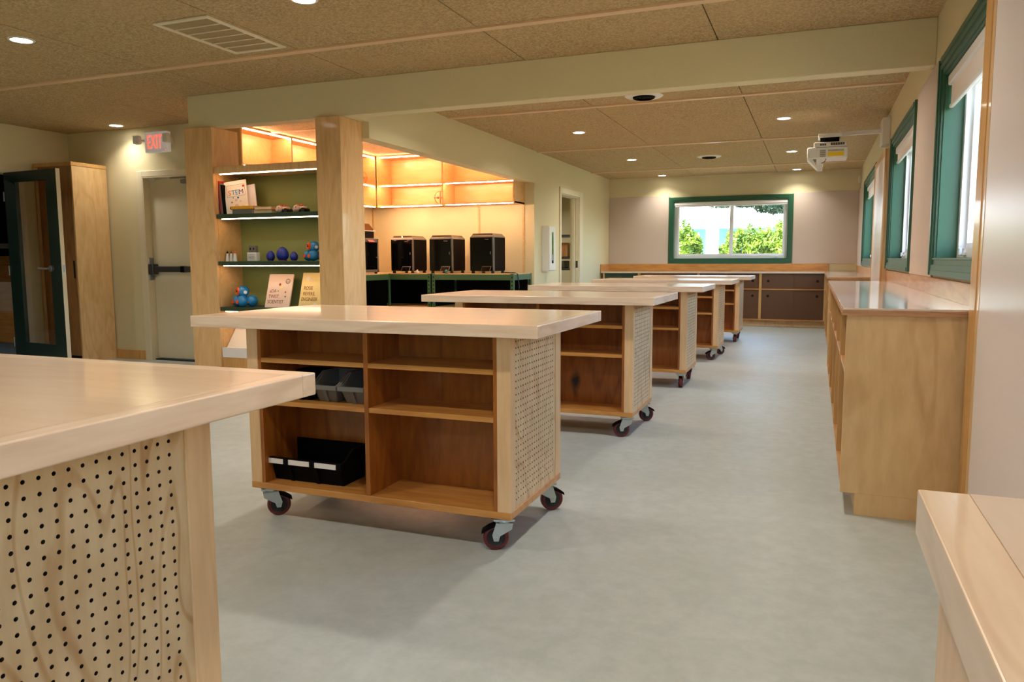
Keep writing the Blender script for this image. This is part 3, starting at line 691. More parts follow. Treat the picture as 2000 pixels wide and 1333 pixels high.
def make_table():
    t = thing('rolling_table', 'x', 'table', (0, 0, 0), 'rolling maple work tables in a row')
    eb = .042
    tp = B(TW0+eb, TW1-eb, TD0+eb, TD1-eb, BZ1, TZ).build('tabletop', 'maple_top', t)
    for q in ((TW0, TW1, TD0, TD0+eb), (TW0, TW1, TD1-eb, TD1)): B(*q, BZ1, TZ).build('edge_band', 'maple_edge', tp, bevel=.0025, seg=2)
    for q in ((TW0, TW0+eb, TD0+eb, TD1-eb), (TW1-eb, TW1, TD0+eb, TD1-eb)): B(*q, BZ1, TZ).build('edge_band', 'maple_edge_y', tp, bevel=.0025, seg=2)
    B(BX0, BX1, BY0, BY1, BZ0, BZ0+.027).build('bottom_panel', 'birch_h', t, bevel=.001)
    zb = BZ0+.027
    ps = .045
    for s, x0, x1 in ((-1, BX0, BX0+.055), (1, BX1-.055, BX1)):
        B(x0, x1, BY0, BY0+ps, zb, BZ1).build('post', 'maple_post', t, bevel=.0015)
        B(x0, x1, BY1-.065, BY1, zb, BZ1).build('post', 'maple_post', t, bevel=.0015)
        xo = (x1-.004) if s > 0 else (x0+.004)
        peg_mesh(18, 26, -.255, .197-.0, .0254, .0038, BY0+ps, BY1-.065, zb, BZ1, xo, .014, s).build('pegboard', 'peg', t).data.materials.append(M['bore_shade'])
        bk = (xo-.026, xo-.016) if s > 0 else (xo+.016, xo+.026)
        B(*bk, BY0+ps, BY1-.065, zb, BZ1).build('shade_backing', 'slot', t)  # black sheet standing in for the dark behind the peg holes
        xi = (x0-.018, x0) if s > 0 else (x1, x1+.018)
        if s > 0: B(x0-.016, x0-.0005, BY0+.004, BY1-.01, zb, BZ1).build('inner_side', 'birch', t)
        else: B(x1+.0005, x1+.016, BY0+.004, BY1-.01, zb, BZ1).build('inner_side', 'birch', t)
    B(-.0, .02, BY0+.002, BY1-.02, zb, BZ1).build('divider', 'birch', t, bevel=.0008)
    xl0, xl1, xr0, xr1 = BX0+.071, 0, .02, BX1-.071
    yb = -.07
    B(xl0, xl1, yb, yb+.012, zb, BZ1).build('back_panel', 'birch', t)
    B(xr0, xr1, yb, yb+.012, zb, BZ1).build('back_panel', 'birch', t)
    for p, q in ((xl0, xl1), (xr0, xr1)):
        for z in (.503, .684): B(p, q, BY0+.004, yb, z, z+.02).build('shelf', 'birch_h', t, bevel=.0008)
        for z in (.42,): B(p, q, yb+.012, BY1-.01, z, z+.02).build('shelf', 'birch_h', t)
    for x, y, r in ((BX0+.055, BY0+.055, .6), (BX1-.05, BY0+.055, -1.25), (BX0+.05, BY1-.055, 2.6), (BX1-.055, BY1-.055, -.8)): caster(t, x, y, r)
    return t
proto = make_table()
tabs = [(-1.722, .87, 'maple work table in the left foreground, its large pegboard end filling the corner'),
        (-1.662, 2.905, 'rolling maple table holding black and grey bins on its left shelves'),
        (-1.655, 4.925, 'rolling maple table just behind the one with bins, dark knot on its back panel'),
        (-1.635, 6.90, 'rolling maple table third from the end wall, in the middle of the row'),
        (-1.60, 8.895, 'rolling maple table second from the end wall'),
        (-1.555, 10.85, 'rolling maple table farthest away, nearest the end wall')]
T = []
rots = [None, (-.87, 1.97, 2.4, -.9), (-.8, 1.97, 2.0, -.9), (1.2, .25, 2.2, .35), (.4, 2.0, 1.8, -.8), (.9, .2, 2.9, .3)]
for i, (x, y, lb) in enumerate(tabs):
    o = proto if i == 0 else dup(proto)
    place(o, (x, y, 0), None, lb); T.append(o)
    if rots[i]:
        cs = [c for c in o.children if c.name.startswith('caster')]
        for c, r in zip(cs, rots[i]): c.rotation_euler.z = r
# knot on the third table's right back panel
km = M['birch'].copy(); km.name = 'birch_knot'; nt = km.node_tree
tc = nt.nodes.new('ShaderNodeTexCoord'); mp = nt.nodes.new('ShaderNodeMapping'); mp.vector_type = 'POINT'
mp.inputs['Location'].default_value = (-.19*9, 0, -.30*3.6); mp.inputs['Scale'].default_value = (9, 0, 3.6)
nz = nt.nodes.new('ShaderNodeTexNoise'); nz.inputs['Scale'].default_value = 14
av = nt.nodes.new('ShaderNodeVectorMath'); av.operation = 'MULTIPLY_ADD'; av.inputs[1].default_value = (.35, .35, .35)
gr = nt.nodes.new('ShaderNodeTexGradient'); gr.gradient_type = 'SPHERICAL'
mr = nt.nodes.new('ShaderNodeMapRange'); mr.inputs['From Min'].default_value = .62; mr.inputs['From Max'].default_value = .9
nt.links.new(tc.outputs['Object'], nz.inputs['Vector']); nt.links.new(tc.outputs['Object'], mp.inputs['Vector'])
nt.links.new(nz.outputs['Color'], av.inputs[0]); nt.links.new(mp.outputs[0], av.inputs[2])
sb = nt.nodes.new('ShaderNodeVectorMath'); sb.operation = 'SUBTRACT'; sb.inputs[1].default_value = (.17, .17, .17)
nt.links.new(av.outputs[0], sb.inputs[0]); nt.links.new(sb.outputs[0], gr.inputs[0]); nt.links.new(gr.outputs['Fac'], mr.inputs['Value'])
bs = nt.nodes['Principled BSDF']; src = bs.inputs['Base Color'].links[0].from_socket
mk = nt.nodes.new('ShaderNodeMix'); mk.data_type = 'RGBA'; mk.inputs['B'].default_value = lin((34, 20, 10))
nt.links.new(src, mk.inputs['A']); nt.links.new(mr.outputs[0], mk.inputs['Factor']); nt.links.new(mk.outputs['Result'], bs.inputs['Base Color'])
bp_ = [c for c in T[2].children if c.name.startswith('back_panel')][-1]
bp_.data = bp_.data.copy(); bp_.data.materials[0] = km; bp_['label'] = 'back panel with a dark knot'

# bins on the second table
def bin_(name, label, x, y, z, w, dpt, h, lip, mat, group, ribs=1, cards=0):
    t = thing(name, label, 'bin', (x, y, z), group)
    k = .006; tp = .012
    m = MB()
    # floor
    m.box(x-w/2+tp, x+w/2-tp, y+.03, y+dpt, z, z+k)
    # back
    m.box(x-w/2+tp, x+w/2-tp, y+dpt-k, y+dpt, z, z+h)
    for s in (-1, 1):
        xa, xb = x+s*(w/2-tp), x+s*(w/2)
        pts = [(xa, y+.03, z), (xa, y+dpt, z), (xb, y+dpt, z+h), (xb, y+dpt*.45, z+h), (xb, y+.035, z+lip+.01), (xb, y+.0, z+lip)]
        m.prism(pts, (-s*k, 0, 0))
    m.prism([(x-w/2+tp, y+.03, z), (x+w/2-tp, y+.03, z), (x+w/2, y+.0, z+lip), (x-w/2, y+.0, z+lip)], (0, k, 0))
    m.build('shell', mat, t)
    # front rim band and side rims
    hb = lip*.26
    m = MB().box(x-w/2-.006, x+w/2+.006, y-.012, y+.004, z+lip-hb, z+lip)
    m.build('front_rim', mat, t, bevel=.002)
    for s in (-1, 1):
        m = MB().prism([(x+s*(w/2), y, z+lip-.012), (x+s*(w/2), y, z+lip), (x+s*w/2, y+dpt*.45, z+h), (x+s*w/2, y+dpt, z+h), (x+s*w/2, y+dpt, z+h-.012), (x+s*w/2, y+dpt*.45, z+h-.012)], (s*.008, 0, 0))
        m.build('side_rim', mat, t)
    for i in range(ribs):
        xx = x-w/2+w*(i+1)/(ribs+1)
        MB().hexa([(xx-.008, y+.022, z), (xx+.008, y+.022, z), (xx+.008, y+.034, z), (xx-.008, y+.034, z)],
                  [(xx-.008, y-.004, z+lip-hb), (xx+.008, y-.004, z+lip-hb), (xx+.008, y+.006, z+lip-hb), (xx-.008, y+.006, z+lip-hb)]).build('rib', mat, t)
    for i in range(cards):
        p = w/cards; xx = x-w/2+p*i
        B(xx+.008, xx+p-.02, y-.0145, y-.012, z+lip-hb+.003, z+lip-.003).build('label_card', 'paper', t)
    return t
bin_('storage_bin', 'wide black bin with three white label cards on the bottom shelf', -2.005, 2.625, .163, .40, .19, .15, .105, 'black', 'plastic bins on the rolling table', 2, 3)
sb_ = 'plastic bins on the rolling table'
bin_('storage_bin', 'small grey bin on the middle shelf, rightmost, beside the divider', -1.742, 2.62, .524, .115, .18, .12, .072, 'grey_plastic', sb_)
bin_('storage_bin', 'small grey bin on the middle shelf, second from the divider', -1.875, 2.62, .524, .115, .18, .12, .072, 'grey_plastic', sb_)
bin_('storage_bin', 'small dark bin on the middle shelf, leftmost behind the tabletop corner', -2.008, 2.62, .524, .115, .18, .12, .072, 'black', sb_)

# corner table in the right foreground
t = thing('corner_table', 'maple table corner in the right foreground', 'table', (.36, .1, 0))
x0, x1, y0, y1 = .102, .574, -.62, .835; eb = .045
tp = B(x0+eb, x1, y0, y1-eb*0-.0, TZ-.046, TZ).build('tabletop', 'worktop', t)
B(x0, x0+eb, y0, y1, TZ-.046, TZ).build('edge_band', 'maple_edge_y', tp, bevel=.0016, seg=2)
B(.118, .14, y0+.05, .78, .0, TZ-.046).build('side_panel', 'maple_post', t, bevel=.001)
B(.14, .56, .755, .78, .0, TZ-.046).build('end_panel', 'maple_post', t)
B(.14, .56, y0+.05, y0+.07, 0, TZ-.046).build('end_panel', 'maple_post', t)
B(.545, .56, y0+.07, .755, 0, TZ-.046).build('back_panel', 'birch', t)

# ------------------------------------------------------------------ base cabinets
def base_cab(name, label, axis, front, back, cuts, end0, end1, green_first=False):
    """open fronted unit with sliding smoked panels. axis 'x': runs along x, front faces -y;
       axis 'y': runs along y, front faces -x.  cuts: divider positions"""
    def bx(a, b, w0, w1, z0, z1, mb=None):
        mb = mb or MB()
        return mb.box(a, b, w0, w1, z0, z1) if axis == 'x' else mb.box(w0, w1, a, b, z0, z1)
    a0, a1 = cuts[0], cuts[-1]
    loc = ((a0+a1)/2, (front+back)/2, 0) if axis == 'x' else ((front+back)/2, (a0+a1)/2, 0)
    t = thing(name, label, 'cabinet', loc, 'built in base cabinets')
    hm = 'birch_h' if axis == 'x' else 'birch_hy'
    bx(a0+.0, a1, front+.06, back, 0, .095).build('plinth', 'cab_panel', t)
    bx(a0+.03, a1-.03, front+.003, back-.012, .095, .118).build('bottom_panel', hm, t)
    bx(a0, a1, back-.012, back, .095, .872).build('back_panel', 'birch', t)
    for i, c in enumerate(cuts):
        w = .022 if 0 < i < len(cuts)-1 else .03
        lo = a0 if i == 0 else (a1-w if i == len(cuts)-1 else c-w)
        nm = 'end_panel' if i in (0, len(cuts)-1) else 'divider'
        bx(lo, lo+w, front, back-.012, .095 if nm == 'end_panel' else .118, .872).build(nm, 'cab_panel' if nm == 'end_panel' else 'cab_edge', t, bevel=.001)
        if nm == 'divider': bx(lo+w, lo+2*w-.002, front+.001, back-.012, .118, .872).build('divider', 'cab_edge', t, bevel=.001)
    for i in range(len(cuts)-1):
        lo = cuts[i]+(.03 if i == 0 else .02); hi = cuts[i+1]-(.03 if i == len(cuts)-2 else .022)
        bx(lo, hi, front+.004, back-.012, .60, .62).build('shelf', hm, t, bevel=.0008)
        mid = (lo+hi)/2
        for zz0, zz1 in ((.12, .599), (.621, .871)):
            for k, (p, q, wo) in enumerate(((lo+.001, mid+.02, .02), (mid-.02, hi-.001, .034))):
                mt = 'shelf_green' if (green_first and i == 0 and zz0 > .5) else 'smoke'
                sd = bx(p, q, front+wo, front+wo+.008, zz0, zz1).build('sliding_door', mt, t)
                zc = zz1-.10 if zz0 < .5 else (zz0+zz1)/2
                uc = p+.1 if k == 0 else q-.1
                c0 = (uc, front+wo-.001, zc) if axis == 'x' else (front+wo-.001, uc, zc)
                c1 = (uc, front+wo+.001, zc) if axis == 'x' else (front+wo+.001, uc, zc)
                MB().cyl(c0, c1, .022, 16).build('finger_pull', 'slot', sd)
    return t
base_cab('base_cabinet', 'maple base cabinets with smoked sliding doors along the end wall', 'x', 13.3, YF-.013, [-3.52, -2.87, -1.85, -.84, .17], 0, 0, True)
tag(B(XL+.02, .15, 13.27, YF-.035, .872, .90).build('worktop', 'worktop', bevel=.002), 'pale worktop along the end wall below the garden window', 'worktop', 'built in worktops')
def side_end(t, y): pass
c1 = base_cab('base_cabinet', 'maple base cabinet on the right with a plain birch end panel facing the viewer', 'y', .132, XR-.016, [3.55, 4.25, 4.96, 5.67, 6.38, 7.09, 7.8], 0, 0)
wt = thing('worktop', 'glossy pale worktop on the nearest right hand base cabinet', 'worktop', (.37, 5.65, .872), 'built in worktops')
B(.115, XR-.016, 3.52, 7.82, .893, .902).build('laminate', 'worktop', wt, bevel=.001)
B(.113, XR-.016, 3.518, 7.822, .872, .893).build('ply_core', 'ply', wt)
base_cab('base_cabinet', 'maple base cabinet on the right beyond the whiteboard, meeting the far corner', 'y', .152, XR-.016, [9.7, 10.5, 11.3, 12.1, 13.26], 0, 0)
wt = thing('worktop', 'glossy pale worktop on the right beyond the whiteboard', 'worktop', (.4, 11.8, .872), 'built in worktops')
B(.135, XR-.016, 9.66, 13.262, .893, .902).build('laminate', 'worktop', wt)
B(.15, XR-.016, 13.262, YF-.035, .893, .902).build('laminate', 'worktop', wt)
B(.133, XR-.016, 9.658, 13.262, .872, .893).build('ply_core', 'ply', wt)
B(.1505, XR-.016, 13.262, YF-.035, .872, .893).build('ply_core', 'ply', wt)

# ------------------------------------------------------------------ bookcase between the columns
X0, X1, YB, YD = -4.967, -3.876, 5.415, 5.735
t = thing('bookcase', 'green backed bookcase with lit shelves between two maple columns', 'bookcase', ((X0+X1)/2, 5.57, 0))
B(X0, X1, YD-.012, YD, .1, 1.905).build('back_panel', 'olive', t)
B(X0, X0+.004, YB+.02, YD-.012, .1, 1.875).build('side_lining', 'led_wood', t)
B(X1-.004, X1, YB+.02, YD-.012, .1, 1.875).build('side_lining', 'led_wood', t)
def led(parent, x0, x1, y0, y1, z0, z1):
    B(x0, x1, y1+.010, y1+.014, z0-.001, z1).build('added_led_baffle', 'alu', parent)  # opaque baffle added to keep strip light off the upper back panel
    return B(x0, x1, y0, y1, z0, z1).build('led_strip', 'led_soft', parent)
s = B(X0, X1, YB, YD, 1.876, 1.938).build('top_shelf', 'column', t, bevel=.001)
led(s, X0+.05, X1, YB+.012, YB+.022, 1.868, 1.876)
for z0, z1 in ((1.485, 1.523), (1.072, 1.108), (.664, .70)):
    s = B(X0+.004, X1-.004, YB, YD-.012, z0, z1).build('shelf', 'shelf_green', t, bevel=.001)
    led(s, X0+.05, X1-.01, YB+.012, YB+.022, z0-.008, z0)
B(X0+.004, X1-.004, YB, YB+.02, .245, .335).build('ledge_front', 'paper', t, bevel=.001)
MB().prism([(X0+.01, YB+.03, .30), (X0+.01, YD-.03, .64), (X0+.01, YD-.02, .63), (X0+.01, YB+.042, .295)], (X1-X0-.02, 0, 0)).build('slanted_display', 'cream_card', t)
B(X0+.004, X1-.004, YB+.005, YD-.012, .0, .245).build('base_box', 'cab_edge', t, bevel=.001)

def card_book(name, label, x, z, w, h, th, mat, y, lean, yaw=0, texts=(), shapes=(), roll=0, cover_back=None):
    """upright book; lower left front corner at (x,y,z); leans back by lean; roll tips it sideways"""
    t = thing(name, label, 'book', (x, y, z), 'books in the lit bookcase')
    c = B(x, x+w, y, y+.003, z, z+h).build('front_cover', mat, t)
    B(x+.003, x+w-.003, y+.003, y+th-.003, z+.003, z+h-.003).build('pages', 'pages', t)
    B(x, x+w, y+th-.003, y+th, z, z+h).build('back_cover', cover_back or mat, t)
    for (s, tx, tz, size, mt, xs) in texts: text_mesh(s, size, mt, 'cover_title', c, (x+tx, y-.0004, z+tz), UP_FRONT, .0006, 'LEFT', 0, xs)
    for (sx, sz, r, mt) in shapes: MB().cyl((x+sx, y-.0012, z+sz), (x+sx, y+.0001, z+sz), r, 14).build('cover_dot', mt, c)
    t.rotation_euler = (-lean, roll, yaw)
    return t
z1s = 1.523
# upright spines
for nm, xx, w, h, mt, lb in (('a', -4.957, .014, .30, 'navy', 'navy spined book, leftmost of the leaning row on the upper shelf'),
                             ('b', -4.942, .012, .295, 'red', 'thin red spined book leaning beside the navy one'),
                             ('c', -4.929, .014, .275, 'grey_plastic', 'grey spined book leaning beside the red one'),
                             ('d', -4.914, .012, .26, 'black', 'thin black spined book beside the white cover book')):
    t = thing('book', lb, 'book', (xx, 5.45, z1s), 'books in the lit bookcase')
    B(xx, xx+w, 5.45, 5.456, z1s, z1s+h).build('spine', mt, t)
    B(xx, xx+.003, 5.456, 5.66, z1s, z1s+h).build('cover', mt, t)
    B(xx+w-.003, xx+w, 5.456, 5.66, z1s, z1s+h).build('cover', mt, t)
    B(xx+.003, xx+w-.003, 5.456, 5.655, z1s+.003, z1s+h-.004).build('pages', 'pages', t)
    t.rotation_euler.y = R_(-4.5)
def stem_book():
    t = card_book('book', 'white picture book with STEM on its cover leaning on the upper shelf', -4.888, z1s, .205, .29, .012, 'cream_card', 5.465, R_(9), R_(16), roll=R_(-8),
        shapes=((.10, .115, .012, 'pinkish'), (.06, .10, .008, 'orange_wire'), (.14, .10, .008, 'pinkish'), (.12, .135, .009, 'blue'), (.075, .14, .006, 'teal_print'), (.05, .05, .016, 'red_ink'), (.16, .05, .014, 'lemon_card'), (.10, .06, .02, 'pinkish')))
    c = [k for k in t.children if k.name.startswith('front_cover')][0]
    x, y, z = -4.888, 5.4646, z1s
    for ch, dx, mt in (('S', .03, 'orange'), ('T', .062, 'teal_print'), ('E', .096, 'blue'), ('M', .128, 'indigo')): text_mesh(ch, .062, mt, 'cover_title', c, (x+dx, y, z+.165), UP_FRONT, .0006)
    text_mesh("LET'S TALK", .026, 'pinkish', 'cover_title', c, (x+.04, y, z+.228), UP_FRONT, .0006)
    for q in ((.02, .19, .252, .254), (.02, .19, .150, .152)): B(x+q[0], x+q[1], y-.001, y, z+q[2], z+q[3]).build('cover_rule', 'brown_ink', c)
    for q in (.02, .188): B(x+q, x+q+.002, y-.001, y, z+.15, z+.254).build('cover_rule', 'brown_ink', c)
    MB().cyl((x+.178, y-.001, z+.235), (x+.178, y, z+.235), .011, 14).build('cover_dot', 'red', c)
stem_book()
card_book('book', 'plain white book standing behind the picture book on the upper shelf', -4.83, z1s, .20, .25, .012, 'paper', 5.515, R_(9), R_(16), roll=R_(-8))
def flat_book(label, x0, x1, y0, y1, z0, z1, mat, spine='front', yaw=0):
    t = thing('book', label, 'book', ((x0+x1)/2, (y0+y1)/2, z0), 'books in the lit bookcase')
    B(x0, x1, y0, y1, z0, z0+.003).build('cover', mat, t); B(x0, x1, y0, y1, z1-.003, z1).build('cover', mat, t)
    B(x0, x1, y0, y0+.004, z0+.003, z1-.003).build('spine', mat if spine == 'front' else spine, t)
    B(x0+.004, x1-.004, y0+.004, y1-.004, z0+.003, z1-.003).build('pages', 'pages', t)
    t.rotation_euler.z = yaw; return t
flat_book('thick grey book lying flat under the yellow books on the upper shelf', -4.83, -4.62, 5.47, 5.70, z1s, z1s+.045, 'grey_plastic')
flat_book('tan book lying flat right of the grey one on the upper shelf', -4.61, -4.42, 5.49, 5.70, z1s, z1s+.034, 'pages')
flat_book('yellow book lying on top of the thick grey book', -4.84, -4.60, 5.465, 5.68, z1s+.0452, z1s+.070, 'yellow')
flat_book('yellow book with a pale pink edge lying on the tan book', -4.59, -4.41, 5.475, 5.68, z1s+.0342, z1s+.058, 'yellow', 'pink_card')
# piggy shaped little vehicles
def critter(label, x, y, z):
    t = thing('toy_vehicle', label, 'toy', (x, y, z), 'small printed toy vehicles')
    MB().ball((x, y, z+.034), .034, (1.0, .9, .9), 16).build('face', 'pinkish', t, smooth=True)
    B(x-.012, x+.07, y+.005, y+.07, z+.014, z+.055).build('body', 'pinkish', t, bevel=.012, seg=2)
    for s in (0, 1): MB().ball((x-.005+s*.04, y+.02+s*.012, z+.062), .017, (1, 1, .7), 12).build('ear', 'orange_wire', t, smooth=True)
    MB().cyl((x, y-.037, z+.026), (x, y-.026, z+.026), .012, 12).build('snout', 'pinkish', t)
    for s in (-1, 1): MB().ball((x+s*.014, y-.026, z+.046), .004, (1, 1, 1), 8).build('eye', 'black', t)
    for dx in (.02, .058): MB().cyl((x+dx, y-.004+dx*.1, z+.02), (x+dx, y+.085, z+.02), .02, 16).build('wheel', 'rubber', t)
critter('pale toy vehicle with orange ears beside the lying books', -4.345, 5.50, z1s)
critter('pale toy vehicle with orange ears nearest the right column', -4.165, 5.50, z1s)
# second shelf
z2 = 1.108
for x, mt, lb in ((-4.932, 'black', 'white rocket shaped marker with a black tip'), (-4.890, 'brown_ink', 'white rocket shaped marker with a brown tip'), (-4.848, 'orange', 'white rocket shaped marker with an orange tip')):
    t = thing('marker', lb, 'marker', (x, 5.50, z2), 'three white markers on the middle shelf')
    MB().lathe((x, 5.50, z2), (0, 0, 1), [(0, 0), (.019, 0), (.018, .01), (.010, .07), (0, .07)], 16).build('cone_body', 'white', t, smooth=True)
    MB().lathe((x, 5.50, z2+.07), (0, 0, 1), [(0, 0), (.009, 0), (.008, .008), (0, .026)], 14).build('tip', mt, t, smooth=True)
t = thing('usb_stick_model', 'white block with a grey top shaped like a memory stick', 'model', (-4.655, 5.52, z2))
B(-4.707, -4.602, 5.49, 5.54, z2, z2+.078).build('body', 'white', t, bevel=.004)
k = B(-4.692, -4.616, 5.497, 5.533, z2+.078, z2+.138).build('plug', 'alu', t, bevel=.002)
for dx in (-.018, .018): B(-4.654+dx-.007, -4.654+dx+.007, 5.4955, 5.498, z2+.10, z2+.118).build('plug_hole', 'slot', k)
for i in range(4): B(-4.69, -4.625, 5.488, 5.4905, z2+.02+i*.012, z2+.023+i*.012).build('ridge', 'grey_plastic', t)
def egg(x, r, h, lb, zb=0):
    t = thing('printed_egg', lb, 'egg', (x, 5.52, z2), 'three blue printed eggs')
    prof = [(0, 0)]
    for i in range(1, 12):
        a = PI*i/12; prof.append((r*math.sin(a)*(1.0-.16*(-math.cos(a))), h/2*(1-math.cos(a))))
    prof.append((0, h))
    MB().lathe((x, 5.52, z2+zb), (0, 0, 1), prof, 20).build('shell', 'indigo', t, smooth=True)
    MB().lathe((x, 5.52, z2), (0, 0, 1), [(0, 0), (r*.7, 0), (r*.62, .008+zb), (0, .008+zb)], 18).build('base_ring', 'brown_ink', t)
egg(-4.472, .037, .092, 'blue printed egg, the left one of three on the middle shelf')
egg(-4.342, .054, .122, 'large dark blue printed egg in the middle of three', .002)
egg(-4.223, .034, .083, 'small blue and violet egg, the right one of three')
def robot(label, x, y, z, s, yaw):
    t = thing('toy_robot', label, 'robot', (x, y, z), 'blue toy robots')
    for dx, dy in ((-.062, -.02), (.03, -.03), (.06, .055)):
        b = MB().ball((x+dx*s, y+dy*s, z+.055*s), .055*s, (1, 1, 1), 20).build('base_ball', 'blue', t, smooth=True)
        MB().cyl((x+dx*s, y+(dy-.05)*s, z+.05*s), (x+dx*s, y+(dy-.058)*s, z+.05*s), .019*s, 16).build('button', 'orange', b)
    MB().ball((x+.005*s, y+.01*s, z+.055*s), .055*s, (1, 1, .8), 18).build('body', 'blue', t, smooth=True)
    h = MB().ball((x, y, z+.145*s), .058*s, (1, 1, .95), 20).build('head', 'blue', t, smooth=True)
    MB().cyl((x, y, z+.09*s), (x, y, z+.11*s), .03*s, 14).build('neck', 'black', t)
    MB().lathe((x-.012*s, y-.05*s, z+.148*s), (-.2, -1, 0), [(.036*s, -.012), (.034*s, .010), (.022*s, .013), (.020*s, .006)], 22).build('eye_ring', 'orange', h, smooth=True)
    MB().lathe((x-.012*s, y-.05*s, z+.148*s), (-.2, -1, 0), [(.022*s, .007), (0, .007)], 18).build('eye_face', 'pinkish', h)
    MB().lathe((x-.012*s, y-.05*s, z+.148*s), (-.2, -1, 0), [(0, .012), (.011*s, .010), (.011*s, .004), (0, .004)], 14).build('pupil', 'black', h)
    MB().cyl((x+.052*s, y-.01*s, z+.14*s), (x+.060*s, y-.012*s, z+.14*s), .016*s, 14).build('ear_disc', 'white', h)
    t.rotation_euler.z = yaw
robot('blue toy robot of balls with an orange eye on the lowest green shelf', -4.80, 5.53, .70, .94, R_(-18))
robot('blue toy robot half hidden by the right column on the middle shelf', -4.02, 5.53, z2, .85, R_(-18))
# leaning books on third shelf
card_book('book', 'pale pink book titled ADA TWIST, SCIENTIST leaning on the lowest green shelf', -4.555, .70, .262, .305, .012, 'pink_card', 5.515, R_(17), 0, roll=0,
    texts=(('aDA', .03, .135, .044, 'red_ink', .86), ('TWIST,', .024, .086, .044, 'red_ink', .86), ('SCIENTIST', .02, .036, .044, 'brown_ink', .86)),
    shapes=((.13, .21, .012, 'red_ink'), (.15, .185, .016, 'lemon_card'), (.20, .14, .009, 'orange_wire'), (.205, .10, .008, 'leaf'), (.12, .15, .006, 'leaf'), (.21, .24, .024, 'alu'), (.21, .24, .019, 'pink_card')))
card_book('book', 'pale yellow book titled ROSIE REVERE, ENGINEER leaning beside the right column', -4.195, .70, .262, .32, .012, 'lemon_card', 5.515, R_(17), 0, roll=0,
    texts=(('ROSIE', .03, .165, .045, 'red_ink', .8), ('REVERE,', .03, .115, .045, 'red_ink', .8), ('ENGINEER', .02, .065, .045, 'red_ink', .8)),
    shapes=((.06, .265, .02, 'cream_card'), (.10, .245, .014, 'pink_card'), (.04, .03, .012, 'pink_card'), (.17, .03, .02, 'cream_card')))

# ------------------------------------------------------------------ alcove upper cabinets
def upper(name, label, axis, front, back, a0, a1, divs, led_rows):
    def bx(p, q, w0, w1, z0, z1): return B(p, q, min(w0, w1), max(w0, w1), z0, z1) if axis == 'x' else B(min(w0, w1), max(w0, w1), p, q, z0, z1)
    s = 1 if back > front else -1
    loc = ((a0+a1)/2, (front+back)/2, 1.85) if axis == 'x' else ((front+back)/2, (a0+a1)/2, 1.85)
    t = thing(name, label, 'cabinet', loc, 'lit upper cabinets of the alcove')
    bx(a0, a1, back-s*.012, back, 1.855, 2.568).build('back_panel', 'led_wood', t)
    bx(a0, a1, front, back-s*.012, 1.862, 1.882).build('bottom_panel', 'led_wood', t)
    bx(a0, a1, front, back-s*.012, 2.548, 2.568).build('top_panel', 'led_wood', t)
    cuts = [a0] + divs + [a1]
    for i, c in enumerate(cuts):
        lo = c if i == 0 else (c-.022 if i == len(cuts)-1 else c-.011)
        bx(lo, lo+.022, front-s*.001, back-s*.012, 1.855, 2.568).build('side_panel' if i in (0, len(cuts)-1) else 'divider', 'led_wood', t)
    for i in range(len(cuts)-1):
        lo = cuts[i]+(.022 if i == 0 else .011); hi = cuts[i+1]-(.022 if i == len(cuts)-2 else .011)
        bx(lo, hi, front+s*.002, back-s*.012, 2.15, 2.168).build('shelf', 'led_wood', t)
        for zz in (1.854, 2.141, 2.535):
            bx(lo+.03, hi-.005, front+s*.004, front+s*.016, zz, zz+.009).build('led_strip', 'led', t)
    return t
upper('upper_cabinet', 'open maple upper cabinets with light strips on the alcove back wall', 'x', 9.47, 9.849, -5.79, -3.705, [-4.76], 3)
upper('upper_cabinet', 'open maple upper cabinets with light strips on the alcove side wall', 'y', -5.80, -6.099, 6.74, 9.46, [7.61, 8.53], 3)
def wire_ball(label, x, y, z, r):
    t = thing('wire_ball', label, 'ornament', (x, y, z-r), 'printed wire balls in the upper cabinets')
    m = MB()
    for k in range(3):
        a = PI*k/3
        m.tube([(x+r*.98*math.cos(a)*math.cos(b), y+r*.98*math.sin(a)*math.cos(b), z+r*.98*math.sin(b)) for b in [2*PI*j/24 for j in range(25)]], .0035, 5)
    m.tube([(x+r*.98*math.cos(b), y+r*.98*math.sin(b), z) for b in [2*PI*j/24 for j in range(25)]], .0035, 5)
    m.build('hoops', 'orange_wire', t)
    MB().ball((x-.03, y-.01, z), .016, (1, 1, 1), 10).build('bead', 'brown_ink', t)
    MB().ball((x+.035, y-.01, z-.004), .016, (1, 1, 1), 10).build('bead', 'brown_ink', t)
    MB().cyl((x, y, z-r), (x, y, z-.02), .007, 8).build('stem', 'orange_wire', t)
wire_ball('orange wire ball on the middle shelf of the side wall upper cabinet', -5.93, 9.30, 2.258, .09)
wire_ball('orange wire ball next to the divider on the bottom of the back wall upper cabinet', -4.87, 9.62, 1.972, .09)

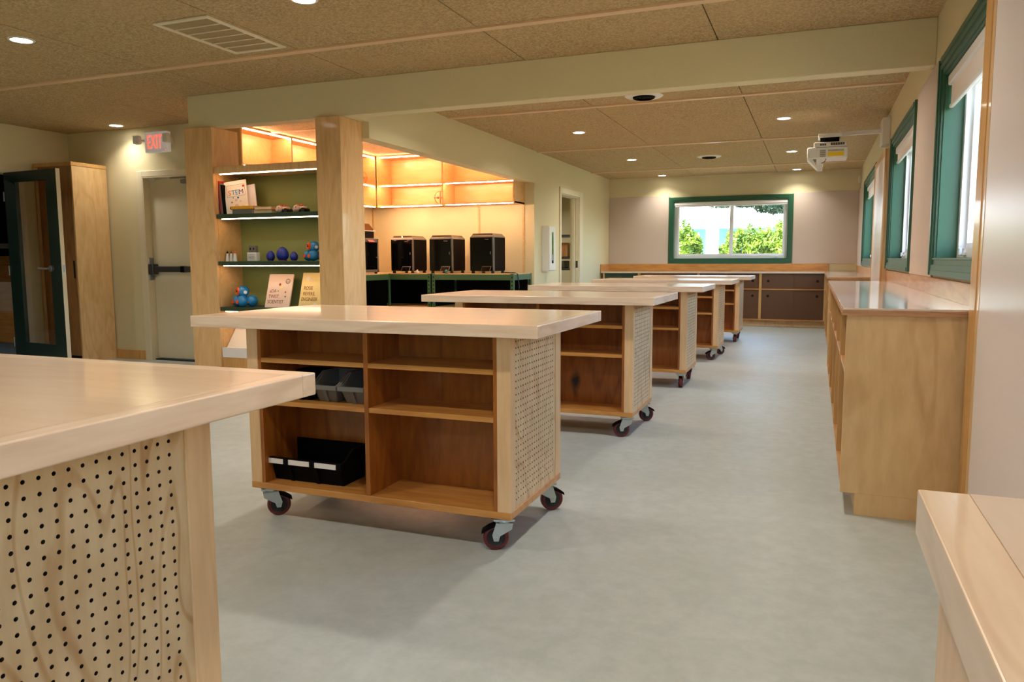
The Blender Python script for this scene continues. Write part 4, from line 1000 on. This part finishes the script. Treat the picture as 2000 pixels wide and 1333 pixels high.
# ------------------------------------------------------------------ alcove benches and printers
def bench(label, x0, x1, y0, y1, posts, axis='x'):
    t = thing('steel_bench', label, 'bench', ((x0+x1)/2, (y0+y1)/2, 0), 'green steel work benches')
    zt = .935
    B(x0+.004, x1-.004, y0+.004, y1-.004, zt-.02, zt).build('bench_top', 'tan_ply', t, bevel=.001)
    for q in ((x0, x1, y0, y0+.006), (x0, x1, y1-.006, y1)): B(*q, zt-.085, zt-.012).build('rail', 'steel_green', t)
    for q in ((x0, x0+.006, y0, y1), (x1-.006, x1, y0, y1)): B(*q, zt-.085, zt-.012).build('rail', 'steel_green', t)
    B(x0+.008, x1-.008, y0+.008, y1-.008, .47, .49).build('lower_shelf', 'tan_ply', t)
    for q in ((x0, x1, y0, y0+.006), (x0, x1, y1-.006, y1)): B(*q, .42, .485).build('rail', 'steel_green', t)
    B(x0+.05, x1-.05, y1-.03, y1-.02, .02, zt-.09).build('back_shade_board', 'black', t)  # black sheet added to stand for the deep shade under the bench
    B(x0+.01, x0+.02, y0+.05, y1-.05, .02, zt-.09).build('side_shade_board', 'black', t)  # same painted shade at the bench end
    w = .042
    for px, sx in ((x0, 1), (x1, -1)):
        for py, sy in ((y0, 1), (y1, -1)):
            m = MB().box(px, px+sx*w, py-sy*.001, py+sy*.003, 0, zt-.004); m.box(px-sx*.001, px+sx*.003, py, py+sy*w, 0, zt-.004)
            p = m.build('post', 'steel_green', t)
            mm = MB()
            for k in range(16):
                z = .08+k*.053
                mm.box(px+sx*.012, px+sx*.028, py-sy*.0018, py-sy*.0008, z, z+.022)
            mm.build('slot_row', 'slot', p)
    return t
bench('green steel bench along the alcove side wall', -6.08, -5.40, 6.75, 9.13, 0)
bench('green steel bench in the alcove corner under the left printer', -6.08, -4.80, 9.15, 9.83, 0)
bench('green steel bench at the right of the alcove under two printers', -4.77, -3.60, 9.15, 9.83, 0)
def printer(label, x, y, z, w=.345, dp=.40, h=.46):
    t = thing('enclosed_printer', label, 'printer', (x+w/2, y+dp/2, z), 'black enclosed printers on the benches')
    for dx in (.03, w-.03):
        for dy in (.03, dp-.03): MB().lathe((x+dx, y+dy, z), (0, 0, 1), [(0, 0), (.024, 0), (.020, .03), (0, .03)], 12).build('foot', 'rubber', t)
    z += .03
    B(x, x+w, y+.006, y+dp, z, z+h-.03).build('housing', 'black', t, bevel=.012, seg=2)
    fd = B(x+.012, x+w-.022, y, y+.008, z+.006, z+h-.04).build('front_door', 'black_gloss', t, bevel=.004)
    B(x+w-.05, x+w-.042, y-.012, y, z+.22, z+.255).build('door_handle', 'alu', fd, bevel=.002)
    B(x+w*.62, x+w*.78, y-.001, y, z+h-.065, z+h-.057).build('badge', 'grey_plastic', fd)
    B(x+w-.020, x+w+.002, y+.002, y+.024, z+.004, z+h-.03).build('corner_post', 'alu', t, bevel=.006, seg=2)
    B(x-.002, x+.010, y+.002, y+.02, z+.004, z+h-.03).build('corner_post', 'black', t, bevel=.004)
    m = MB().hexa([(x-.003, y, z+h-.035), (x+w+.003, y, z+h-.035), (x+w+.003, y+dp, z+h-.035), (x-.003, y+dp, z+h-.035)], [(x+.015, y+.015, z+h-.005), (x+w-.015, y+.015, z+h-.005), (x+w-.015, y+dp-.015, z+h-.005), (x+.015, y+dp-.015, z+h-.005)])
    m.build('top_frame', 'alu', t, bevel=.004)
    MB().hexa([(x+.02, y+.02, z+h-.005), (x+w-.02, y+.02, z+h-.005), (x+w-.02, y+dp-.02, z+h-.005), (x+.02, y+dp-.02, z+h-.005)], [(x+.03, y+.03, z+h+.018), (x+w-.04, y+.03, z+h+.018), (x+w-.04, y+dp-.03, z+h+.018), (x+.03, y+dp-.03, z+h+.018)]).build('glass_lid', 'lid_glass', t)
    B(x+.03, x+w-.04, y+.05, y+.058, z+h-.004, z+h+.006).build('gantry_rail', 'rubber', t)
    sc = MB().hexa([(x+w-.165, y-.055, z-.004), (x+w-.04, y-.055, z-.004), (x+w-.04, y-.045, z-.004), (x+w-.165, y-.045, z-.004)], [(x+w-.155, y-.025, z+.062), (x+w-.03, y-.025, z+.062), (x+w-.03, y-.015, z+.062), (x+w-.155, y-.015, z+.062)]).build('touch_screen', 'alu', t)
    MB().hexa([(x+w-.160, y-.0555, z+.000), (x+w-.044, y-.0555, z+.000), (x+w-.044, y-.0535, z+.000), (x+w-.160, y-.0535, z+.000)], [(x+w-.152, y-.0285, z+.057), (x+w-.036, y-.0285, z+.057), (x+w-.036, y-.0265, z+.057), (x+w-.152, y-.0265, z+.057)]).build('display', 'black_gloss', sc)
    return t
printer('black enclosed printer at the left of the three on the back wall bench', -5.435, 9.22, .935)
printer('black enclosed printer in the middle of the three', -4.84, 9.22, .935)
printer('black enclosed printer at the right of the three, nearest the door', -4.24, 9.22, .935, .34, .40, .475)
# grey framed printer on side bench
t = thing('framed_printer', 'grey framed printer with a black door, half hidden behind the right column', 'printer', (-5.66, 8.75, .935), None)
fx0, fx1, fy0, fy1, fz0, fz1 = -5.86, -5.46, 8.55, 8.94, .935, 1.40
for dx in (0, 1):
    for dy in (0, 1):
        px = fx0 if dx == 0 else fx1-.035; py = fy0 if dy == 0 else fy1-.035
        B(px, px+.035, py, py+.035, fz0+.02, fz1).build('frame_post', 'alu', t, bevel=.003)
B(fx0, fx1, fy0, fy1, fz0+.02, fz0+.055).build('base_frame', 'alu', t, bevel=.003)
B(fx0, fx1, fy0, fy1, fz1-.05, fz1).build('top_frame', 'alu', t, bevel=.003)
fdoor = B(fx1-.008, fx1-.002, fy0+.035, fy1-.03, fz0+.055, fz1-.05).build('door_panel', 'black_gloss', t)
MB().cyl((fx1-.002, fy1-.05, 1.15), (fx1+.02, fy1-.05, 1.15), .007, 8).build('door_knob', 'steel', fdoor)
B(fx0+.035, fx1-.035, fy0+.004, fy0+.01, fz0+.055, fz1-.05).build('door_panel', 'black_gloss', t)
B(fx0+.03, fx1-.012, fy0+.03, fy1-.03, fz0+.05, fz0+.06).build('print_bed', 'rubber', t)
MB().hexa([(fx1-.03, 8.66, 1.39), (fx1+.03, 8.66, 1.345), (fx1+.03, 8.80, 1.345), (fx1-.03, 8.80, 1.39)], [(fx1-.026, 8.66, 1.40), (fx1+.036, 8.66, 1.355), (fx1+.036, 8.80, 1.355), (fx1-.026, 8.80, 1.40)]).build('touch_screen', 'red_ink', t)
for dx in (.03, .37):
    for dy in (.03, .36): MB().cyl((fx0+dx, fy0+dy, fz0), (fx0+dx, fy0+dy, fz0+.021), .02, 10).build('foot', 'rubber', t)
t = thing('filament_feeder', 'dark filament box with a clear domed lid standing on the framed printer', 'feeder', (-5.66, 8.74, 1.40))
B(-5.82, -5.50, 8.58, 8.90, 1.40, 1.50).build('spool_box', 'black', t, bevel=.01, seg=2)
MB().hexa([(-5.83, 8.57, 1.50), (-5.49, 8.57, 1.50), (-5.49, 8.91, 1.50), (-5.83, 8.91, 1.50)], [(-5.79, 8.60, 1.60), (-5.56, 8.60, 1.60), (-5.56, 8.88, 1.60), (-5.79, 8.88, 1.60)]).build('dome_lid', 'lid_glass', t, bevel=.012, seg=2)
for i in range(4): MB().lathe((-5.67, 8.61+i*.07, 1.52), (0, 1, 0), [(.02, 0), (.06, 0), (.06, .008), (.05, .01), (.05, .042), (.06, .044), (.06, .052), (.02, .052)], 20).build('spool', ['orange_wire', 'red', 'pinkish', 'orange'][i], t, smooth=True)
B(-5.835, -5.485, 8.565, 8.915, 1.494, 1.506).build('rim_band', 'white', t)
# small printed bits and the cable
m = MB().ball((-5.005, 9.17, .957), .02, (1, .9, 1.1), 10); m.ball((-5.02, 9.17, .945), .014, (1, 1, .75), 8); m.ball((-4.985, 9.17, .947), .014, (1, 1, .8), 8); m.ball((-5.0, 9.168, .978), .010, (1, 1, 1), 8)
tag(m.build('printed_scrap', 'paper', smooth=True), 'small white printed lump lying beside the left printer', 'print')
t = thing('printed_bauble', 'small teal ball on a dark disc beside the middle printer', 'print', (-4.565, 9.165, .935))
MB().ball((-4.565, 9.165, .965), .021, (1, 1, 1), 14).build('ball', 'teal_print', t, smooth=True)
MB().lathe((-4.565, 9.165, .935), (0, 0, 1), [(0, 0), (.024, 0), (.022, .01), (0, .01)], 14).build('disc', 'rubber', t)
tag(MB().tube([(-3.9, 9.6, .942), (-3.75, 9.4, .941), (-3.64, 9.3, .942), (-3.59, 9.27, .93), (-3.575, 9.265, .85), (-3.565, 9.265, .76), (-3.58, 9.265, .66), (-3.60, 9.27, .55)], .007).build('power_cable', 'rubber', smooth=True), 'black power cable hanging over the right end of the bench', 'cable')

# ------------------------------------------------------------------ left wall: extinguisher cabinet, pocket door, store
t = thing('extinguisher_cabinet', 'white wall cabinet for a fire extinguisher with a narrow window', 'cabinet', (XL+.05, 10.3, .95))
B(XL, XL+.10, 10.16, 10.45, .955, 1.58).build('box', 'white', t, bevel=.004)
dd = B(XL+.10, XL+.112, 10.165, 10.445, .96, 1.575).build('door_front', 'white', t, bevel=.003)
B(XL+.1115, XL+.114, 10.27, 10.34, 1.06, 1.50).build('window_strip', 'black_gloss', dd)
B(XL+.112, XL+.118, 10.265, 10.345, 1.10, 1.18).build('latch', 'steel', dd)
B(XL, XL+.06, 10.18, 10.40, .94, .955).build('base_lip', 'white', t)

d = thing('door_3', 'pocket door opening to the store room with a steel lock', 'door', (XL, 11.45, 0), None, 'structure')
m = MB(); m.box(XL, XL+.02, 10.94, 11.0, 0, 2.19); m.box(XL, XL+.02, 11.96, 12.13, 0, 2.19); m.box(XL, XL+.02, 11.0, 11.96, 2.10, 2.19)
m.box(XL-.15, XL, 10.985, 11.005, 0, 2.10); m.box(XL-.15, XL, 11.0, 11.97, 2.085, 2.10)
m.build('door_frame', 'paint_door', d, bevel=.003)
p = B(XL-.10, XL-.06, 11.90, 11.97, .01, 2.085).build('door_leaf', 'paint_door', d, bevel=.002)
B(XL-.045, XL-.012, 11.945, 11.951, .98, 1.09).build('lock_plate', 'dsteel', p)
m = MB(); m.box(XL-.055, XL-.002, 11.95, 11.972, 0, 2.085); m.build('split_jamb', 'paint_door', d, bevel=.002)
t = thing('shelf_rack', 'dark steel shelving rack in the store room', 'rack', (-4.55, 12.9, 0))
rx0, rx1, ry0, ry1 = -5.3, -3.85, 12.55, 13.05
for x in (rx0, rx1-.05):
    for y in (ry0, ry1-.05): B(x, x+.05, y, y+.05, 0, 1.56).build('upright', 'dsteel', t)
for z in (.12, .55, .93, 1.12, 1.5):
    B(rx0, rx1, ry0, ry1, z, z+.035).build('rack_shelf', 'dsteel', t)
g = 'things on the store room rack'
tag(B(-4.28, -4.02, 12.62, 12.92, .965, 1.09).build('tray', 'grey_plastic', bevel=.01), 'grey tray on the store room rack', 'tray', g)
tag(MB().ball((-4.1, 12.72, .62), .09, (1.2, .9, .55), 12).build('cloth_bundle', 'paper', smooth=True), 'white bundle lying low on the store room rack', 'bundle', g)
tag(B(-4.5, -4.3, 12.6, 12.9, .155, .5).build('box', 'black', bevel=.01), 'black box at the bottom of the store room rack', 'box', g)
tag(B(-4.2, -3.95, 12.6, 12.9, 1.155, 1.4).build('box', 'shade_brown_wood', bevel=.01), 'brown box high on the store room rack', 'box', g)

# ------------------------------------------------------------------ outside
struct(B(-40, 40, -30, 60, -.4, -.14).build('ground', 'ground'), 'ground outside the building', 'ground')
def leaves(center, rad, n, size, rnd, mat, name, parent, gap=.0):
    vs = []; fs = []
    for _ in range(n):
        # clumps on an ellipsoid shell
        while True:
            p = Vector((rnd.uniform(-1, 1), rnd.uniform(-1, 1), rnd.uniform(-1, 1)))
            if .25 < p.length < 1: break
        p = p.normalized() * (p.length**.35)
        p = Vector([math.copysign(abs(v)**.72, v) for v in p])
        q = Vector((p.x*rad[0], p.y*rad[1], p.z*rad[2])) * (1+.18*math.sin(7*p.x+3*p.z)*math.cos(5*p.y+4*p.z)) + Vector(center)
        n_ = Vector((rnd.gauss(0, 1), rnd.gauss(0, 1), rnd.gauss(0, 1)+.5)).normalized()
        t_ = n_.orthogonal().normalized(); t_ = Matrix.Rotation(rnd.uniform(0, 6.28), 3, n_) @ t_; b_ = n_.cross(t_)
        s = size*rnd.uniform(.6, 1.3); i = len(vs)
        vs += [q-t_*s, q+b_*s*.4, q+t_*s, q-b_*s*.4]; fs.append((i, i+1, i+2, i+3))
    o_ = ORG[parent.name]; vs = [v-o_ for v in vs]
    me = bpy.data.meshes.new(name); me.from_pydata([tuple(v) for v in vs], [], fs); me.materials.append(M[mat])
    o = bpy.data.objects.new(name, me); COL.objects.link(o); o.parent = parent; o['kind'] = 'stuff'; ORG[o.name] = o_
    return o
rnd = random.Random(3)
def shrub(label, x, y, r, zc, n, size=.05, mat='leaf', name='shrub', trunk=True, cat='shrub'):
    t = thing(name, label, cat, (x, y, -.14), 'plants outside the windows')
    leaves((x, y, zc), r, n, size, rnd, mat, 'foliage', t)
    for k in range(5):
        a = k*1.3; MB().cyl((x+.05*math.cos(a), y+.05*math.sin(a), -.14), (x+r[0]*.5*math.cos(a), y+r[1]*.4*math.sin(a), zc+r[2]*.4), .022, 6, .008).build('stem', 'bark', t)
shrub('bright green shrub outside at the left of the garden window', -2.80, 17.0, (.50, .40, 1.0), .82, 11000)
shrub('bright green hedge shrub outside, right of the window mullion', -1.42, 17.0, (.46, .40, .92), .78, 10000)
shrub('bright green hedge shrub outside, between the two right hand ones and a little farther', -.92, 18.0, (.44, .30, .95), .80, 8000)
shrub('bright green hedge shrub outside at the right end of the garden window', -.42, 17.0, (.48, .40, 1.0), .86, 11000)
shrub('green shrub outside the near right hand windows', 2.9, 6.4, (.7, 1.2, .9), .75, 5000)
shrub('green shrub outside the last right hand window', 2.9, 11.4, (.7, 1.4, .9), .75, 5000)
t = thing('tree', 'dark leaved tree whose branches hang into the top right of the garden window', 'tree', (.9, 19.6, -.14), 'plants outside the windows')
MB().cyl((.9, 19.6, -.14), (.7, 19.5, 2.6), .14, 10, .09).build('trunk', 'bark', t)
MB().tube([(.7, 19.5, 2.5), (-.2, 19.4, 2.62), (-1.3, 19.3, 2.62), (-2.2, 19.3, 2.56)], .05).build('branch', 'bark', t)
leaves((-.75, 19.4, 2.52), (.62, .6, .32), 5000, .06, rnd, 'leaf_dark', 'foliage', t)
leaves((-1.9, 19.3, 2.56), (.6, .5, .2), 2500, .06, rnd, 'leaf_dark', 'foliage', t)
leaves((.8, 19.6, 3.3), (1.5, 1.2, 1.2), 5000, .07, rnd, 'leaf_dark', 'foliage', t)
t = thing('neighbour_house', 'pale house with white posts and teal walls beyond the garden hedge', 'house', (-3, 23, -.14))
B(-9, 4, 23, 26, -.14, 2.0).build('wall', 'house', t)
B(-9.5, 4.5, 21.8, 22.0, 1.95, 2.17).build('fascia', 'house_white', t)
MB().prism([(-9.5, 21.8, 2.17), (-9.5, 26.5, 3.0), (-9.5, 26.5, 2.85), (-9.5, 22.0, 2.1)], (14, 0, 0)).build('roof', 'roof', t)
for x in (-7.4, -4.95, -2.69, .2, 3): B(x-.16, x+.16, 21.8, 22.1, -.14, 1.96).build('porch_post', 'house_white', t)
B(-9, 4, 21.8, 23, -.14, .3).build('porch_floor', 'house_white', t)
B(-2.35, -1.6, 22.96, 23, .3, 1.85).build('house_door', 'navy', t)
B(-4.4, -3.2, 22.97, 23, .9, 1.9).build('house_window', 'house_white', t)
